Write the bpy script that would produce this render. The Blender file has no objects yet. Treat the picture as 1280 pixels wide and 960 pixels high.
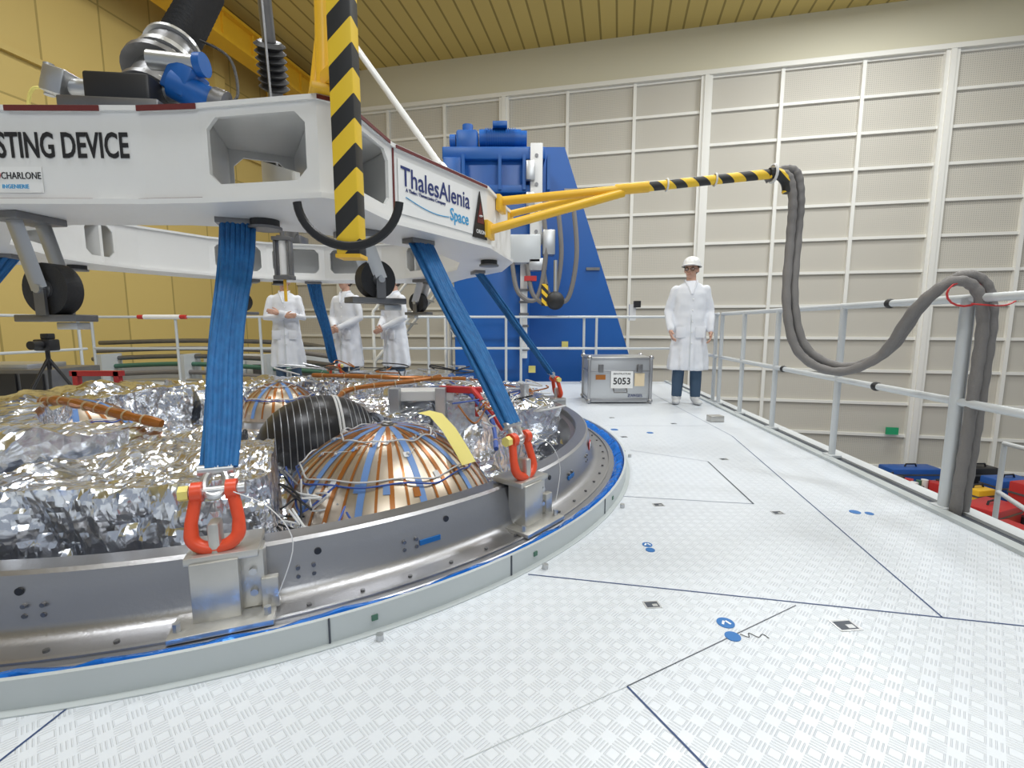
import bpy, bmesh, math, random
from mathutils import Vector, Matrix, noise, Quaternion
from math import sin, cos, pi, radians, sqrt, atan2
random.seed(7)
sc = bpy.context.scene
D = bpy.data

# ------------------------------------------------------------------ materials
def new_mat(name):
    m = D.materials.new(name); m.use_nodes = True
    nt = m.node_tree
    b = nt.nodes['Principled BSDF']
    return m, nt, b

def mat(name, col, rough=0.5, metal=0.0, bump=0.0, bscale=50.0, var=0.0, vscale=5.0, spec=None, aniso=None, coat=0.0):
    m, nt, b = new_mat(name)
    c = (col[0], col[1], col[2], 1)
    b.inputs['Base Color'].default_value = c
    b.inputs['Roughness'].default_value = rough
    b.inputs['Metallic'].default_value = metal
    if coat: b.inputs['Coat Weight'].default_value = coat
    if spec is not None: b.inputs['Specular IOR Level'].default_value = spec
    tc = nt.nodes.new('ShaderNodeTexCoord')
    if var > 0:
        n = nt.nodes.new('ShaderNodeTexNoise'); n.inputs['Scale'].default_value = vscale
        n.inputs['Detail'].default_value = 4
        nt.links.new(tc.outputs['Object'], n.inputs['Vector'])
        mx = nt.nodes.new('ShaderNodeMixRGB')
        mx.inputs[1].default_value = tuple(max(0, x*(1-var)) for x in col)+(1,)
        mx.inputs[2].default_value = tuple(min(1, x*(1+var)) for x in col)+(1,)
        nt.links.new(n.outputs['Fac'], mx.inputs[0])
        nt.links.new(mx.outputs[0], b.inputs['Base Color'])
    if bump > 0:
        n = nt.nodes.new('ShaderNodeTexNoise'); n.inputs['Scale'].default_value = bscale
        n.inputs['Detail'].default_value = 3
        nt.links.new(tc.outputs['Object'], n.inputs['Vector'])
        bp = nt.nodes.new('ShaderNodeBump'); bp.inputs['Strength'].default_value = bump
        bp.inputs['Distance'].default_value = 0.01
        nt.links.new(n.outputs['Fac'], bp.inputs['Height'])
        nt.links.new(bp.outputs[0], b.inputs['Normal'])
    return m

class NT:
    def __init__(s, nt): s.nt = nt
    def m(s, op, a, b=None, c=None):
        n = s.nt.nodes.new('ShaderNodeMath'); n.operation = op
        for i, x in enumerate((a, b, c)):
            if x is None: continue
            if isinstance(x, (int, float)): n.inputs[i].default_value = x
            else: s.nt.links.new(x, n.inputs[i])
        return n.outputs[0]

def deck_material():
    m, nt, b = new_mat('tread_plate_white')
    b.inputs['Roughness'].default_value = 0.30
    N = NT(nt)
    tc = nt.nodes.new('ShaderNodeTexCoord')
    sp = nt.nodes.new('ShaderNodeSeparateXYZ'); nt.links.new(tc.outputs['Object'], sp.inputs[0])
    s = 0.046
    ux = N.m('DIVIDE', sp.outputs[0], s); uy = N.m('DIVIDE', sp.outputs[1], s)
    cx = N.m('FLOOR', ux); cy = N.m('FLOOR', uy)
    par = N.m('MULTIPLY', N.m('FRACT', N.m('MULTIPLY', N.m('ADD', cx, cy), 0.5)), 2.0)
    par = N.m('ROUND', par)
    fx = N.m('SUBTRACT', N.m('FRACT', ux), 0.5); fy = N.m('SUBTRACT', N.m('FRACT', uy), 0.5)
    a = N.m('MULTIPLY', N.m('ADD', fx, fy), 0.7071); bb = N.m('MULTIPLY', N.m('SUBTRACT', fx, fy), 0.7071)
    ip = N.m('SUBTRACT', 1.0, par)
    u = N.m('ADD', N.m('MULTIPLY', a, ip), N.m('MULTIPLY', bb, par))
    v = N.m('ADD', N.m('MULTIPLY', bb, ip), N.m('MULTIPLY', a, par))
    st = N.m('MULTIPLY', N.m('ADD', N.m('COSINE', N.m('MULTIPLY', u, 2*pi*5.0)), -0.1), 1.2)
    st = N.m('MAXIMUM', st, 0.0)
    lv = N.m('LESS_THAN', N.m('ABSOLUTE', v), 0.36); lu = N.m('LESS_THAN', N.m('ABSOLUTE', u), 0.46)
    h = N.m('MULTIPLY', N.m('MULTIPLY', st, lv), lu)
    bp = nt.nodes.new('ShaderNodeBump'); bp.inputs['Strength'].default_value = 0.75
    bp.inputs['Distance'].default_value = 0.0022
    nt.links.new(h, bp.inputs['Height']); nt.links.new(bp.outputs[0], b.inputs['Normal'])
    n = nt.nodes.new('ShaderNodeTexNoise'); n.inputs['Scale'].default_value = 1.6; n.inputs['Detail'].default_value = 5
    nt.links.new(tc.outputs['Object'], n.inputs['Vector'])
    mx = nt.nodes.new('ShaderNodeMixRGB'); mx.inputs[1].default_value = (.60, .64, .69, 1); mx.inputs[2].default_value = (.71, .75, .80, 1)
    nt.links.new(n.outputs['Fac'], mx.inputs[0]); nt.links.new(mx.outputs[0], b.inputs['Base Color'])
    return m

def grid_mat(name, col, line, w, h, mortar, rough=.6, swz=True, var=0.05):
    m, nt, b = new_mat(name)
    b.inputs['Roughness'].default_value = rough
    tc = nt.nodes.new('ShaderNodeTexCoord')
    br = nt.nodes.new('ShaderNodeTexBrick')
    br.offset = 0.0; br.squash = 1.0
    br.inputs['Color1'].default_value = tuple(c*(1-var) for c in col)+(1,)
    br.inputs['Color2'].default_value = tuple(min(1, c*(1+var)) for c in col)+(1,)
    br.inputs['Mortar'].default_value = line+(1,)
    br.inputs['Scale'].default_value = 1.0
    br.inputs['Mortar Size'].default_value = mortar
    br.inputs['Mortar Smooth'].default_value = 0.0
    br.inputs['Brick Width'].default_value = w; br.inputs['Row Height'].default_value = h
    if swz:
        sp = nt.nodes.new('ShaderNodeSeparateXYZ'); nt.links.new(tc.outputs['Object'], sp.inputs[0])
        cb = nt.nodes.new('ShaderNodeCombineXYZ')
        nt.links.new(sp.outputs[0], cb.inputs[0]); nt.links.new(sp.outputs[2], cb.inputs[1])
        nt.links.new(cb.outputs[0], br.inputs['Vector'])
    else:
        nt.links.new(tc.outputs['Object'], br.inputs['Vector'])
    nt.links.new(br.outputs['Color'], b.inputs['Base Color'])
    return m

def foil_mat(name, col, bump=0.35, rough=.14, sc1=13, sc2=5, dist=.03):
    m, nt, b = new_mat(name)
    b.inputs['Base Color'].default_value = col+(1,)
    b.inputs['Metallic'].default_value = 1.0
    b.inputs['Roughness'].default_value = rough
    tc = nt.nodes.new('ShaderNodeTexCoord')
    v = nt.nodes.new('ShaderNodeTexVoronoi'); v.inputs['Scale'].default_value = sc1; v.feature = 'F1'
    n = nt.nodes.new('ShaderNodeTexNoise'); n.inputs['Scale'].default_value = sc2; n.inputs['Detail'].default_value = 3
    n.inputs['Distortion'].default_value = 1.0
    nt.links.new(tc.outputs['Object'], v.inputs['Vector']); nt.links.new(tc.outputs['Object'], n.inputs['Vector'])
    ad = NT(nt).m('ADD', NT(nt).m('MULTIPLY', v.outputs['Distance'], .6), n.outputs['Fac'])
    bp = nt.nodes.new('ShaderNodeBump'); bp.inputs['Strength'].default_value = bump; bp.inputs['Distance'].default_value = dist
    nt.links.new(ad, bp.inputs['Height']); nt.links.new(bp.outputs[0], b.inputs['Normal'])
    return m

def stripe_mat(name, c1, c2, period, axis=(1, 0, 1), rough=.5):
    m, nt, b = new_mat(name)
    b.inputs['Roughness'].default_value = rough
    N = NT(nt)
    tc = nt.nodes.new('ShaderNodeTexCoord')
    dp = nt.nodes.new('ShaderNodeVectorMath'); dp.operation = 'DOT_PRODUCT'
    dp.inputs[1].default_value = axis
    nt.links.new(tc.outputs['Object'], dp.inputs[0])
    f = N.m('FRACT', N.m('DIVIDE', dp.outputs['Value'], period))
    g = N.m('GREATER_THAN', f, 0.5)
    mx = nt.nodes.new('ShaderNodeMixRGB'); mx.inputs[1].default_value = c1+(1,); mx.inputs[2].default_value = c2+(1,)
    nt.links.new(g, mx.inputs[0]); nt.links.new(mx.outputs[0], b.inputs['Base Color'])
    return m

def perforated_mat(name, col):
    m, nt, b = new_mat(name)
    b.inputs['Roughness'].default_value = .8
    N = NT(nt)
    tc = nt.nodes.new('ShaderNodeTexCoord')
    sp = nt.nodes.new('ShaderNodeSeparateXYZ'); nt.links.new(tc.outputs['Object'], sp.inputs[0])
    s = .05
    fx = N.m('SUBTRACT', N.m('FRACT', N.m('DIVIDE', sp.outputs[0], s)), .5); fz = N.m('SUBTRACT', N.m('FRACT', N.m('DIVIDE', sp.outputs[2], s)), .5)
    r2 = N.m('ADD', N.m('MULTIPLY', fx, fx), N.m('MULTIPLY', fz, fz))
    g = N.m('LESS_THAN', r2, .06)
    mx = nt.nodes.new('ShaderNodeMixRGB'); mx.inputs[1].default_value = col+(1,); mx.inputs[2].default_value = tuple(c*.66 for c in col)+(1,)
    nt.links.new(g, mx.inputs[0]); nt.links.new(mx.outputs[0], b.inputs['Base Color'])
    return m

M = {}
M['deck'] = deck_material()
M['seam'] = mat('seam_dark_blue', (.03, .06, .16), .6)
M['recess'] = mat('recess_dark', (.05, .06, .08), .5)
M['sticker'] = mat('sticker_blue', (.01, .14, .42), .4)
M['white_paint'] = mat('white_paint', (.80, .80, .79), .35, bump=.05, bscale=30, var=.02)
M['white_gloss'] = mat('white_gloss', (.83, .83, .82), .25)
M['label'] = mat('label_white', (.85, .85, .84), .5)
M['black'] = mat('black_paint', (.015, .015, .017), .4)
M['rubber'] = mat('black_rubber', (.02, .02, .022), .55, bump=.2, bscale=80)
M['maroon'] = mat('maroon_tape', (.14, .02, .02), .5)
M['navy'] = mat('logo_navy', (.015, .03, .16), .5)
M['cyan'] = mat('logo_cyan', (.05, .35, .65), .5)
M['steel'] = mat('machined_aluminium', (.42, .42, .43), .32, 1.0, bump=.08, bscale=120, var=.08, vscale=3)
M['ringsteel'] = mat('ring_aluminium', (.36, .36, .375), .36, .9, bump=.06, bscale=90, var=.12, vscale=2)
M['block'] = mat('block_aluminium', (.56, .55, .52), .38, .8, bump=.1, bscale=60, var=.1, vscale=8)
M['zinc'] = mat('zinc_steel', (.55, .56, .57), .35, .85, bump=.05, bscale=60)
M['darksteel'] = mat('dark_steel', (.20, .20, .205), .38, .75, bump=.1, bscale=40, var=.2, vscale=10)
M['curb'] = mat('curb_grey_paint', (.50, .54, .55), .4, var=.05, vscale=3)
M['railgrey'] = mat('rail_grey_paint', (.60, .63, .65), .35, .1)
M['bluefilm'] = foil_mat('blue_film', (.02, .22, .80), .8)
M['bluefilm'].node_tree.nodes['Principled BSDF'].inputs['Metallic'].default_value = .3
M['foil'] = foil_mat('silver_mli_foil', (.80, .83, .89), .42, .21, 17, 6, .022)
M['kapton'] = mat('kapton_orange', (.40, .14, .025), .3, .3, var=.2, vscale=20)
M['tan'] = mat('tank_titanium', (.62, .53, .43), .34, .85, bump=.03, bscale=8, var=.15, vscale=6)
M['bluetape'] = mat('blue_tape', (.16, .30, .62), .4)
M['whitetape'] = mat('white_tape', (.75, .75, .75), .4)
M['carbon'] = mat('carbon_overwrap', (.02, .02, .023), .34, .3)
M['band'] = mat('composite_band', (.30, .31, .33), .4, .6)
M['red'] = mat('shackle_red', (.72, .075, .025), .35, bump=.05, bscale=60, var=.12, vscale=20)
M['yellow'] = mat('yellow_paint', (.84, .49, .03), .38, var=.06, vscale=6)
M['yellowtag'] = mat('yellow_tag', (.80, .70, .2), .5)
M['tie'] = mat('cable_tie_tan', (.50, .38, .22), .5)
M['hazard'] = stripe_mat('hazard_pole_stripes', (.9, .60, .03), (.02, .02, .02), .155, (1, 0, -1))
M['hazard2'] = stripe_mat('hazard_arm_stripes', (.9, .58, .03), (.02, .02, .02), .14, (1, 0, 1))
M['blue_mach'] = mat('machine_blue', (.007, .105, .40), .38, bump=.03, bscale=20, var=.08, vscale=2)
M['hose'] = mat('hose_grey', (.19, .18, .175), .6, bump=.3, bscale=150)
M['coat'] = mat('lab_coat_white', (.76, .78, .83), .85, bump=.35, bscale=14)
M['skin'] = mat('skin', (.58, .34, .25), .5)
M['hair'] = mat('hair_dark', (.05, .035, .025), .7, bump=.5, bscale=90)
M['jeans'] = mat('denim_blue', (.05, .09, .15), .8, bump=.2, bscale=60)
M['shoe'] = mat('shoe_cover', (.60, .61, .62), .7)
M['helmet'] = mat('helmet_white', (.85, .85, .84), .25)
M['panelw'] = perforated_mat('acoustic_panel', (.60, .57, .50))
M['frame'] = mat('panel_frame_white', (.82, .81, .76), .5)
M['cream'] = mat('cream_wall', (.70, .67, .53), .7)
M['yellow_wall'] = grid_mat('yellow_wall_cladding', (.64, .48, .16), (.40, .30, .09), 1.2, 2.6, .02)
M['ceil'] = grid_mat('yellow_ceiling_slats', (.66, .52, .18), (.32, .24, .07), .45, 7.0, .028, swz=False, var=.03)
M['floor'] = mat('hangar_floor', (.42, .42, .42), .35, var=.1, vscale=.5)
M['redcase'] = mat('red_case', (.5, .03, .03), .4)
M['bluecase'] = mat('blue_case', (.02, .10, .38), .4)
M['green'] = mat('green_sign', (.02, .35, .15), .5)
M['greenpipe'] = mat('green_pipe', (.06, .16, .11), .5)
M['wire_w'] = mat('wire_white', (.7, .7, .7), .5)
M['wire_b'] = mat('wire_blue', (.04, .1, .4), .5)
M['buff'] = mat('buff_label', (.75, .62, .42), .6)
M['lips'] = mat('lips', (.45, .18, .15), .5)

def sling_material():
    m, nt, b = new_mat('sling_blue_webbing')
    b.inputs['Roughness'].default_value = .7
    tc = nt.nodes.new('ShaderNodeTexCoord')
    w = nt.nodes.new('ShaderNodeTexNoise'); w.inputs['Scale'].default_value = 40; w.inputs['Detail'].default_value = 2
    mp = nt.nodes.new('ShaderNodeMapping'); mp.inputs['Scale'].default_value = (1, 1, .12)
    nt.links.new(tc.outputs['Object'], mp.inputs[0]); nt.links.new(mp.outputs[0], w.inputs['Vector'])
    mx = nt.nodes.new('ShaderNodeMixRGB'); mx.inputs[1].default_value = (.006, .07, .22, 1); mx.inputs[2].default_value = (.014, .17, .44, 1)
    nt.links.new(w.outputs['Fac'], mx.inputs[0]); nt.links.new(mx.outputs[0], b.inputs['Base Color'])
    bp = nt.nodes.new('ShaderNodeBump'); bp.inputs['Strength'].default_value = .5; bp.inputs['Distance'].default_value = .01
    nt.links.new(w.outputs['Fac'], bp.inputs['Height']); nt.links.new(bp.outputs[0], b.inputs['Normal'])
    return m
M['sling'] = sling_material()

# ------------------------------------------------------------------ geometry builder
def catmull(pts, n=8, closed=False):
    P = [Vector(p) for p in pts]; out = []
    L = len(P)
    rng = L if closed else L-1
    for i in range(rng):
        if closed: p0, p1, p2, p3 = P[(i-1) % L], P[i], P[(i+1) % L], P[(i+2) % L]
        else: p0, p1, p2, p3 = P[max(i-1, 0)], P[i], P[i+1], P[min(i+2, L-1)]
        for k in range(n):
            t = k/n
            out.append(.5*((2*p1)+(p2-p0)*t+(2*p0-5*p1+4*p2-p3)*t*t+(3*p1-p0-3*p2+p3)*t**3))
    if not closed: out.append(P[-1])
    return out

class B:
    def __init__(s, name):
        s.name = name; s.v = []; s.f = []; s.m = []; s.mats = []; s.sm = []
    def mi(s, k):
        m = M[k] if isinstance(k, str) else k
        if m not in s.mats: s.mats.append(m)
        return s.mats.index(m)
    def add(s, verts, faces, k, smooth=True):
        o = len(s.v); i = s.mi(k)
        s.v += [tuple(x) for x in verts]
        for f in faces:
            s.f.append([o+q for q in f]); s.m.append(i); s.sm.append(smooth)
    def box(s, c, size, k, R=None, bev=0.0, taper=None):
        bm = bmesh.new(); bmesh.ops.create_cube(bm, size=1)
        for v in bm.verts:
            v.co = Vector((v.co.x*size[0], v.co.y*size[1], v.co.z*size[2]))
            if taper and v.co.z > 0: v.co.x *= taper[0]; v.co.y *= taper[1]
        if bev > 0: bmesh.ops.bevel(bm, geom=bm.edges[:], offset=bev, segments=2, affect='EDGES', profile=.5)
        Mx = Matrix.Translation(Vector(c)) @ (R.to_4x4() if R else Matrix())
        s.bmadd(bm, Mx, k)
    def bmadd(s, bm, Mx, k, smooth=True):
        bm.verts.ensure_lookup_table(); bm.verts.index_update()
        s.add([Mx @ v.co for v in bm.verts], [[v.index for v in f.verts] for f in bm.faces], k, smooth)
        bm.free()
    def mesh(s, me, Mx, k, smooth=True):
        s.add([Mx @ v.co for v in me.vertices], [list(p.vertices) for p in me.polygons], k, smooth)
    def cyl(s, p1, p2, r1, k, r2=None, seg=20, cap=True):
        s.tube([p1, p2], [r1, r1 if r2 is None else r2], k, seg, cap)
    def tube(s, pts, r, k, seg=10, cap=True, closed=False, sc=(1, 1), up=None):
        P = [Vector(p) for p in pts]; n = len(P)
        if isinstance(r, (int, float)): r = [r]*n
        verts = []; T = []
        for i in range(n):
            if closed: d = P[(i+1) % n]-P[i-1]
            elif i == 0: d = P[1]-P[0]
            elif i == n-1: d = P[-1]-P[-2]
            else: d = P[i+1]-P[i-1]
            if d.length < 1e-9: d = Vector((0, 0, 1))
            T.append(d.normalized())
        u = Vector(up) if up else (Vector((0, 0, 1)) if abs(T[0].z) < .9 else Vector((1, 0, 0)))
        u = (u-T[0]*u.dot(T[0])).normalized()
        for i in range(n):
            if up: u = Vector(up)
            u = (u-T[i]*u.dot(T[i])).normalized(); w = T[i].cross(u)
            for j in range(seg):
                a = 2*pi*j/seg
                verts.append(P[i]+u*cos(a)*r[i]*sc[0]+w*sin(a)*r[i]*sc[1])
        faces = []
        rng = n if closed else n-1
        for i in range(rng):
            i2 = (i+1) % n
            for j in range(seg):
                j2 = (j+1) % seg
                faces.append([i*seg+j, i*seg+j2, i2*seg+j2, i2*seg+j])
        if cap and not closed:
            faces.append(list(range(seg))[::-1]); faces.append([(n-1)*seg+j for j in range(seg)])
        s.add(verts, faces, k)
    def lathe(s, prof, k, Mx=None, seg=32, a0=0, a1=2*pi, closedprof=False):
        full = abs(a1-a0-2*pi) < 1e-6
        na = seg if full else seg+1
        Mx = Mx or Matrix(); verts = []; np_ = len(prof)
        for i in range(na):
            a = a0+(a1-a0)*i/seg
            for (r, z) in prof: verts.append(Mx @ Vector((r*cos(a), r*sin(a), z)))
        faces = []
        for i in range(seg):
            i2 = (i+1) % na
            for j in range(np_ if closedprof else np_-1):
                j2 = (j+1) % np_
                faces.append([i*np_+j, i2*np_+j, i2*np_+j2, i*np_+j2])
        s.add(verts, faces, k)
    def sph(s, c, r, k, seg=20, R=None):
        rr = (r, r, r) if isinstance(r, (int, float)) else r
        bm = bmesh.new(); bmesh.ops.create_uvsphere(bm, u_segments=seg, v_segments=max(6, seg//2), radius=1)
        Mx = Matrix.Translation(Vector(c)) @ (R.to_4x4() if R else Matrix()) @ Matrix.Diagonal((rr[0], rr[1], rr[2], 1))
        s.bmadd(bm, Mx, k)
    def prism(s, poly, ext, k):
        P = [Vector(p) for p in poly]; e = Vector(ext); n = len(P)
        fs = [list(range(n))[::-1], [n+i for i in range(n)]]
        for i in range(n): fs.append([i, (i+1) % n, n+(i+1) % n, n+i])
        s.add(P+[p+e for p in P], fs, k, False)
    def text(s, body, size, Mx, k, xs=1.0, align='LEFT', ext=.001, off=0.0):
        cu = D.curves.new('t', 'FONT'); cu.body = body; cu.size = size; cu.extrude = ext; cu.align_x = align
        cu.resolution_u = 3; cu.offset = off
        ob = D.objects.new('t', cu); sc.collection.objects.link(ob)
        bpy.context.view_layer.update()
        dg = bpy.context.evaluated_depsgraph_get()
        me = D.meshes.new_from_object(ob.evaluated_get(dg))
        s.mesh(me, Mx @ Matrix.Diagonal((xs, 1, 1, 1)), k, False)
        D.objects.remove(ob); D.meshes.remove(me)
    def raw(s):
        me = D.meshes.new(s.name); me.from_pydata(s.v, [], s.f); me.update(); return me
    def done(s, loc=None, rot=None, origin=True, sharp=35):
        me = s.raw()
        for m in s.mats: me.materials.append(m)
        me.polygons.foreach_set('material_index', s.m)
        me.polygons.foreach_set('use_smooth', s.sm)
        bm = bmesh.new(); bm.from_mesh(me); bmesh.ops.recalc_face_normals(bm, faces=bm.faces[:]); bm.to_mesh(me); bm.free()
        try: me.set_sharp_from_angle(angle=radians(sharp))
        except Exception: pass
        ob = D.objects.new(s.name, me); sc.collection.objects.link(ob)
        if loc is not None: ob.location = loc
        if rot is not None: ob.rotation_euler = rot
        return ob

def remeshed(b, voxel, smooth=4, factor=.6):
    me = b.raw()
    ob = D.objects.new('tmp', me); sc.collection.objects.link(ob)
    bm = bmesh.new(); bm.from_mesh(me); bmesh.ops.recalc_face_normals(bm, faces=bm.faces[:]); bm.to_mesh(me); bm.free()
    r = ob.modifiers.new('r', 'REMESH'); r.mode = 'VOXEL'; r.voxel_size = voxel
    if smooth:
        q = ob.modifiers.new('s', 'SMOOTH'); q.iterations = smooth; q.factor = factor
    bpy.context.view_layer.update()
    dg = bpy.context.evaluated_depsgraph_get()
    out = D.meshes.new_from_object(ob.evaluated_get(dg))
    D.objects.remove(ob)
    return out

def basis(x, y, z, o):
    x, y, z = Vector(x).normalized(), Vector(y).normalized(), Vector(z).normalized()
    Mx = Matrix((x, y, z)).transposed().to_4x4(); Mx.translation = Vector(o); return Mx

# ------------------------------------------------------------------ room shell
WN = Vector((.218, .976, 0)); WD = Vector((-.976, .218, 0))   # back-wall normal (outward) / direction towards left
P0 = Vector((10.7, 12.9, 0))
FL = -3.2; CE = 9.15
yaw = atan2(-WD.y, -WD.x)          # local +x runs to the right along the wall
b = B('wall_back')
b.box((-6, .2, (FL+8.0)/2), (26, .2, 8.0-FL), 'panelw')
b.box((-6, .2, (7.8+CE)/2+.1), (26, .2, CE-7.8+.2), 'cream')
b.box((-6, .02, 7.88), (26, .2, .12), 'frame')
for i in range(-4, 12):
    s_ = -.37+1.93*i
    thick = (i % 3 == 0)
    b.box((-s_, .05, (FL+7.9)/2), (.30 if thick else .09, .16 if thick else .1, 7.9-FL), 'frame')
    if thick: b.box((-s_, -.02, (FL+7.9)/2), (.12, .1, 7.9-FL), 'frame')
for j in range(13):
    b.box((-6, .07, 7.8-.9*j), (26, .08, .075), 'frame')
b.box((-.15, -.06, -1.95), (.3, .04, .2), 'green')
wb = b.done(loc=P0, rot=(0, 0, yaw))
corner = P0+WD*18.77
# left wall : local x runs along wall towards camera, local +y points into the room
b = B('wall_left')
b.box((12, -.1, (FL+CE)/2), (24.4, .2, CE-FL), 'yellow_wall')
for x in (3.0, 9.0, 15, 21):
    b.box((x, .10, (FL+CE)/2), (.35, .22, CE-FL), 'yellow_wall')
for z in (3.2, 6.0): b.box((12, .05, z), (24, .1, .12), 'yellow_wall')
b.box((6, .06, -.6), (2.2, .1, 1.2), 'zinc'); b.box((11.5, .06, -.2), (3.0, .1, 2.0), 'railgrey')
lw = b.done(loc=corner, rot=(0, 0, atan2(-WN.y, -WN.x)))
b = B('ceiling')
b.box((0, 0, .1), (30, 30, .2), 'ceil')
cc = P0+WD*7-WN*12
b.done(loc=(cc.x, cc.y, CE), rot=(0, 0, yaw))
b = B('floor')
b.box((0, 0, -.1), (30, 30, .2), 'floor')
b.done(loc=(cc.x, cc.y, FL), rot=(0, 0, yaw))
b = B('crane_runway_beam')
b.box((12, 1.2, 8.7), (24, .5, .08), 'yellow'); b.box((12, 1.2, 8.05), (24, .5, .08), 'yellow')
b.box((12, 1.2, 8.4), (24, .2, .7), 'yellow')
for x in range(1, 24, 3): b.box((x, .65, 8.2), (.2, 1.0, .3), 'yellow')
for x in range(1, 24): b.box((x, 1.32, 8.4), (.05, .08, .6), 'yellow')
b.done(loc=corner, rot=(0, 0, atan2(-WN.y, -WN.x)))

# ------------------------------------------------------------------ work platform
C = Vector((-1.78, 3.64, 0))
def P(az, r, z=0):
    a = radians(az); return Vector((C.x+r*cos(a), C.y+r*sin(a), z))
def edgeX(y): return 2.02+.0755*y
b = B('work_platform')
outer = [Vector((edgeX(-1.6), -1.6, 0)), Vector((edgeX(8.1), 8.1, 0)), Vector((-7.2, 8.1, 0)), Vector((-7.2, -1.6, 0))]
def ray_out(a):
    d = Vector((cos(a), sin(a), 0)); best = 1e9
    for i in range(4):
        p, q = outer[i], outer[(i+1) % 4]; e = q-p
        den = d.x*e.y-d.y*e.x
        if abs(den) < 1e-9: continue
        w = p-C
        t = (w.x*e.y-w.y*e.x)/den; u_ = (w.x*d.y-w.y*d.x)/den
        if t > 0 and -1e-6 <= u_ <= 1+1e-6: best = min(best, t)
    return C+d*best
angs = sorted([2*pi*i/160-pi for i in range(160)]+[atan2(o.y-C.y, o.x-C.x) for o in outer])
vs = []; n = len(angs)
for a in angs:
    i_ = C+Vector((cos(a), sin(a), 0))*2.605; o_ = ray_out(a)
    vs += [i_, o_, i_-Vector((0, 0, .12)), o_-Vector((0, 0, .12))]
fs = []
for i in range(n):
    j = (i+1) % n
    fs += [[i*4, i*4+1, j*4+1, j*4], [i*4+2, j*4+2, j*4+3, i*4+3], [i*4, j*4, j*4+2, i*4+2], [i*4+1, i*4+3, j*4+3, j*4+1]]
b.add(vs, fs, 'deck', False)
def strip(pa, pb, w=.006, k='seam', z=.0012):
    pa = Vector((pa[0], pa[1], z)); pb = Vector((pb[0], pb[1], z)); d = (pb-pa).normalized(); q = Vector((-d.y, d.x, 0))*w/2
    b.add([pa-q, pb-q, pb+q, pa+q], [[0, 1, 2, 3]], k, False)
strip((1.934, 4.074), (1.437, 1.472)); strip((.063, 1.748), (2.12, 1.335))
strip((.594, 2.604), (1.318, 2.483), .004); strip((1.318, 2.483), (1.40, 3.29), .009, 'recess'); strip((1.40, 3.29), (.92, 3.6), .003)
strip((.989, 1.541), (.311, 1.169), .003, 'recess'); strip((.311, 1.169), (-.108, .951), .0022, 'curb'); strip((.311, 1.169), (.62, .55), .006)
strip((-1.133, 1.096), (-1.19, .5), .006)
strip((1.934, 4.074), (2.02, 7.9), .004); strip((.9, 4.5), (1.9, 4.5), .003)
strip((-.9, .6), (-1.1, -.8)); strip((.62, .55), (1.4, .2))
def hole(x, y, s=.045, a=.1):
    R = Matrix.Rotation(a, 3, 'Z')
    b.box((x, y, .0008), (s*1.25, s*.95, .0016), 'zinc', R)
    b.box((x, y, .0012), (s, s*.7, .0016), 'recess', R)
    b.box((x+s*.2, y-s*.1, .0022), (s*.4, s*.3, .001), 'zinc', R)
for h in [(.489, 1.545), (1.084, 1.43, .06), (1.381, 2.36), (.795, 2.47), (1.542, 3.35), (.977, 4.04), (1.05, 4.9), (1.6, 4.6)]: hole(*h)
def disc(x, y, r, k='sticker', z=.002):
    b.lathe([(0, z), (r, z), (r, 0)], k, Matrix.Translation((x, y, 0)), 20)
for d_ in [(.70, 1.443, .028), (.692, 1.375, .024), (.601, 2.0, .022), (.60, 1.950, .02), (1.79, 2.37, .026), (1.85, 2.35, .02), (.955, 4.33, .035), (1.25, 4.2, .03)]: disc(*d_)
for d_ in [(.70, 1.443), (.601, 2.0)]:
    for q in (-1, 1): b.box((d_[0]+.008*q, d_[1], .0025), (.007, .02, .001), 'label', Matrix.Rotation(.5*q, 3, 'Z'))
b.tube(catmull([(.72, 1.385, .002), (.74, 1.37, .002), (.75, 1.39, .002), (.77, 1.37, .002), (.79, 1.385, .002), (.80, 1.365, .002)], 4), .0012, 'black', 4)
# edge channel along right side
for off, w, h_, k in ((.02, .06, .02, 'curb'), (.10, .05, .0, 'recess'), (.17, .09, .015, 'railgrey')):
    pa, pb = Vector((edgeX(-1.5)+off, -1.5, h_/2-.01)), Vector((edgeX(8.1)+off, 8.1, h_/2-.01))
    mid = (pa+pb)/2; L = (pb-pa).length
    b.box(mid, (w, L, .02+h_), k, Matrix.Rotation(-math.atan(.0755), 3, 'Z'))
for (x, y) in [(1.6, -1), (1.9, 3), (2.1, 7.6), (-6.9, 7.6), (-6.9, 3), (-6.9, -1.2), (-2, 7.8), (-2, -1.2)]:
    b.box((x, y, -1.66), (.18, .18, 3.08), 'railgrey')
b.done()
# curb
b = B('curb_ring')
Tc = Matrix.Translation(C)
b.lathe([(2.606, 0.0), (2.606, .085), (2.592, .085), (2.592, -.05)], 'curb', Tc, 160)
b.lathe([(2.63, .0), (2.63, .004), (2.604, .004)], 'curb', Tc, 160)
for az in (-102, -62, -47, -30, -8, 15, 40, 70, 100, 130, 160, 190, 220):
    p = P(az, 2.607, .045); R = Matrix.Rotation(radians(az), 3, 'Z')
    b.box(p, (.004, .006, .08), 'recess', R)
    p2 = P(az+3.0, 2.608, .045); b.box(p2, (.004, .020, .018), 'greenpipe', Matrix.Rotation(radians(az+3), 3, 'Z'))
    p3 = P(az+3, 2.66, .0); b.cyl(p3, p3+Vector((0, 0, .02)), .012, 'zinc', seg=12)
b.done()
b = B('blue_protective_film')
b.lathe([(2.589, .05), (2.575, .080), (2.555, .072), (2.540, .06), (2.46, -.02)], 'bluefilm', Tc, 260)
ob = b.done()
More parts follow.
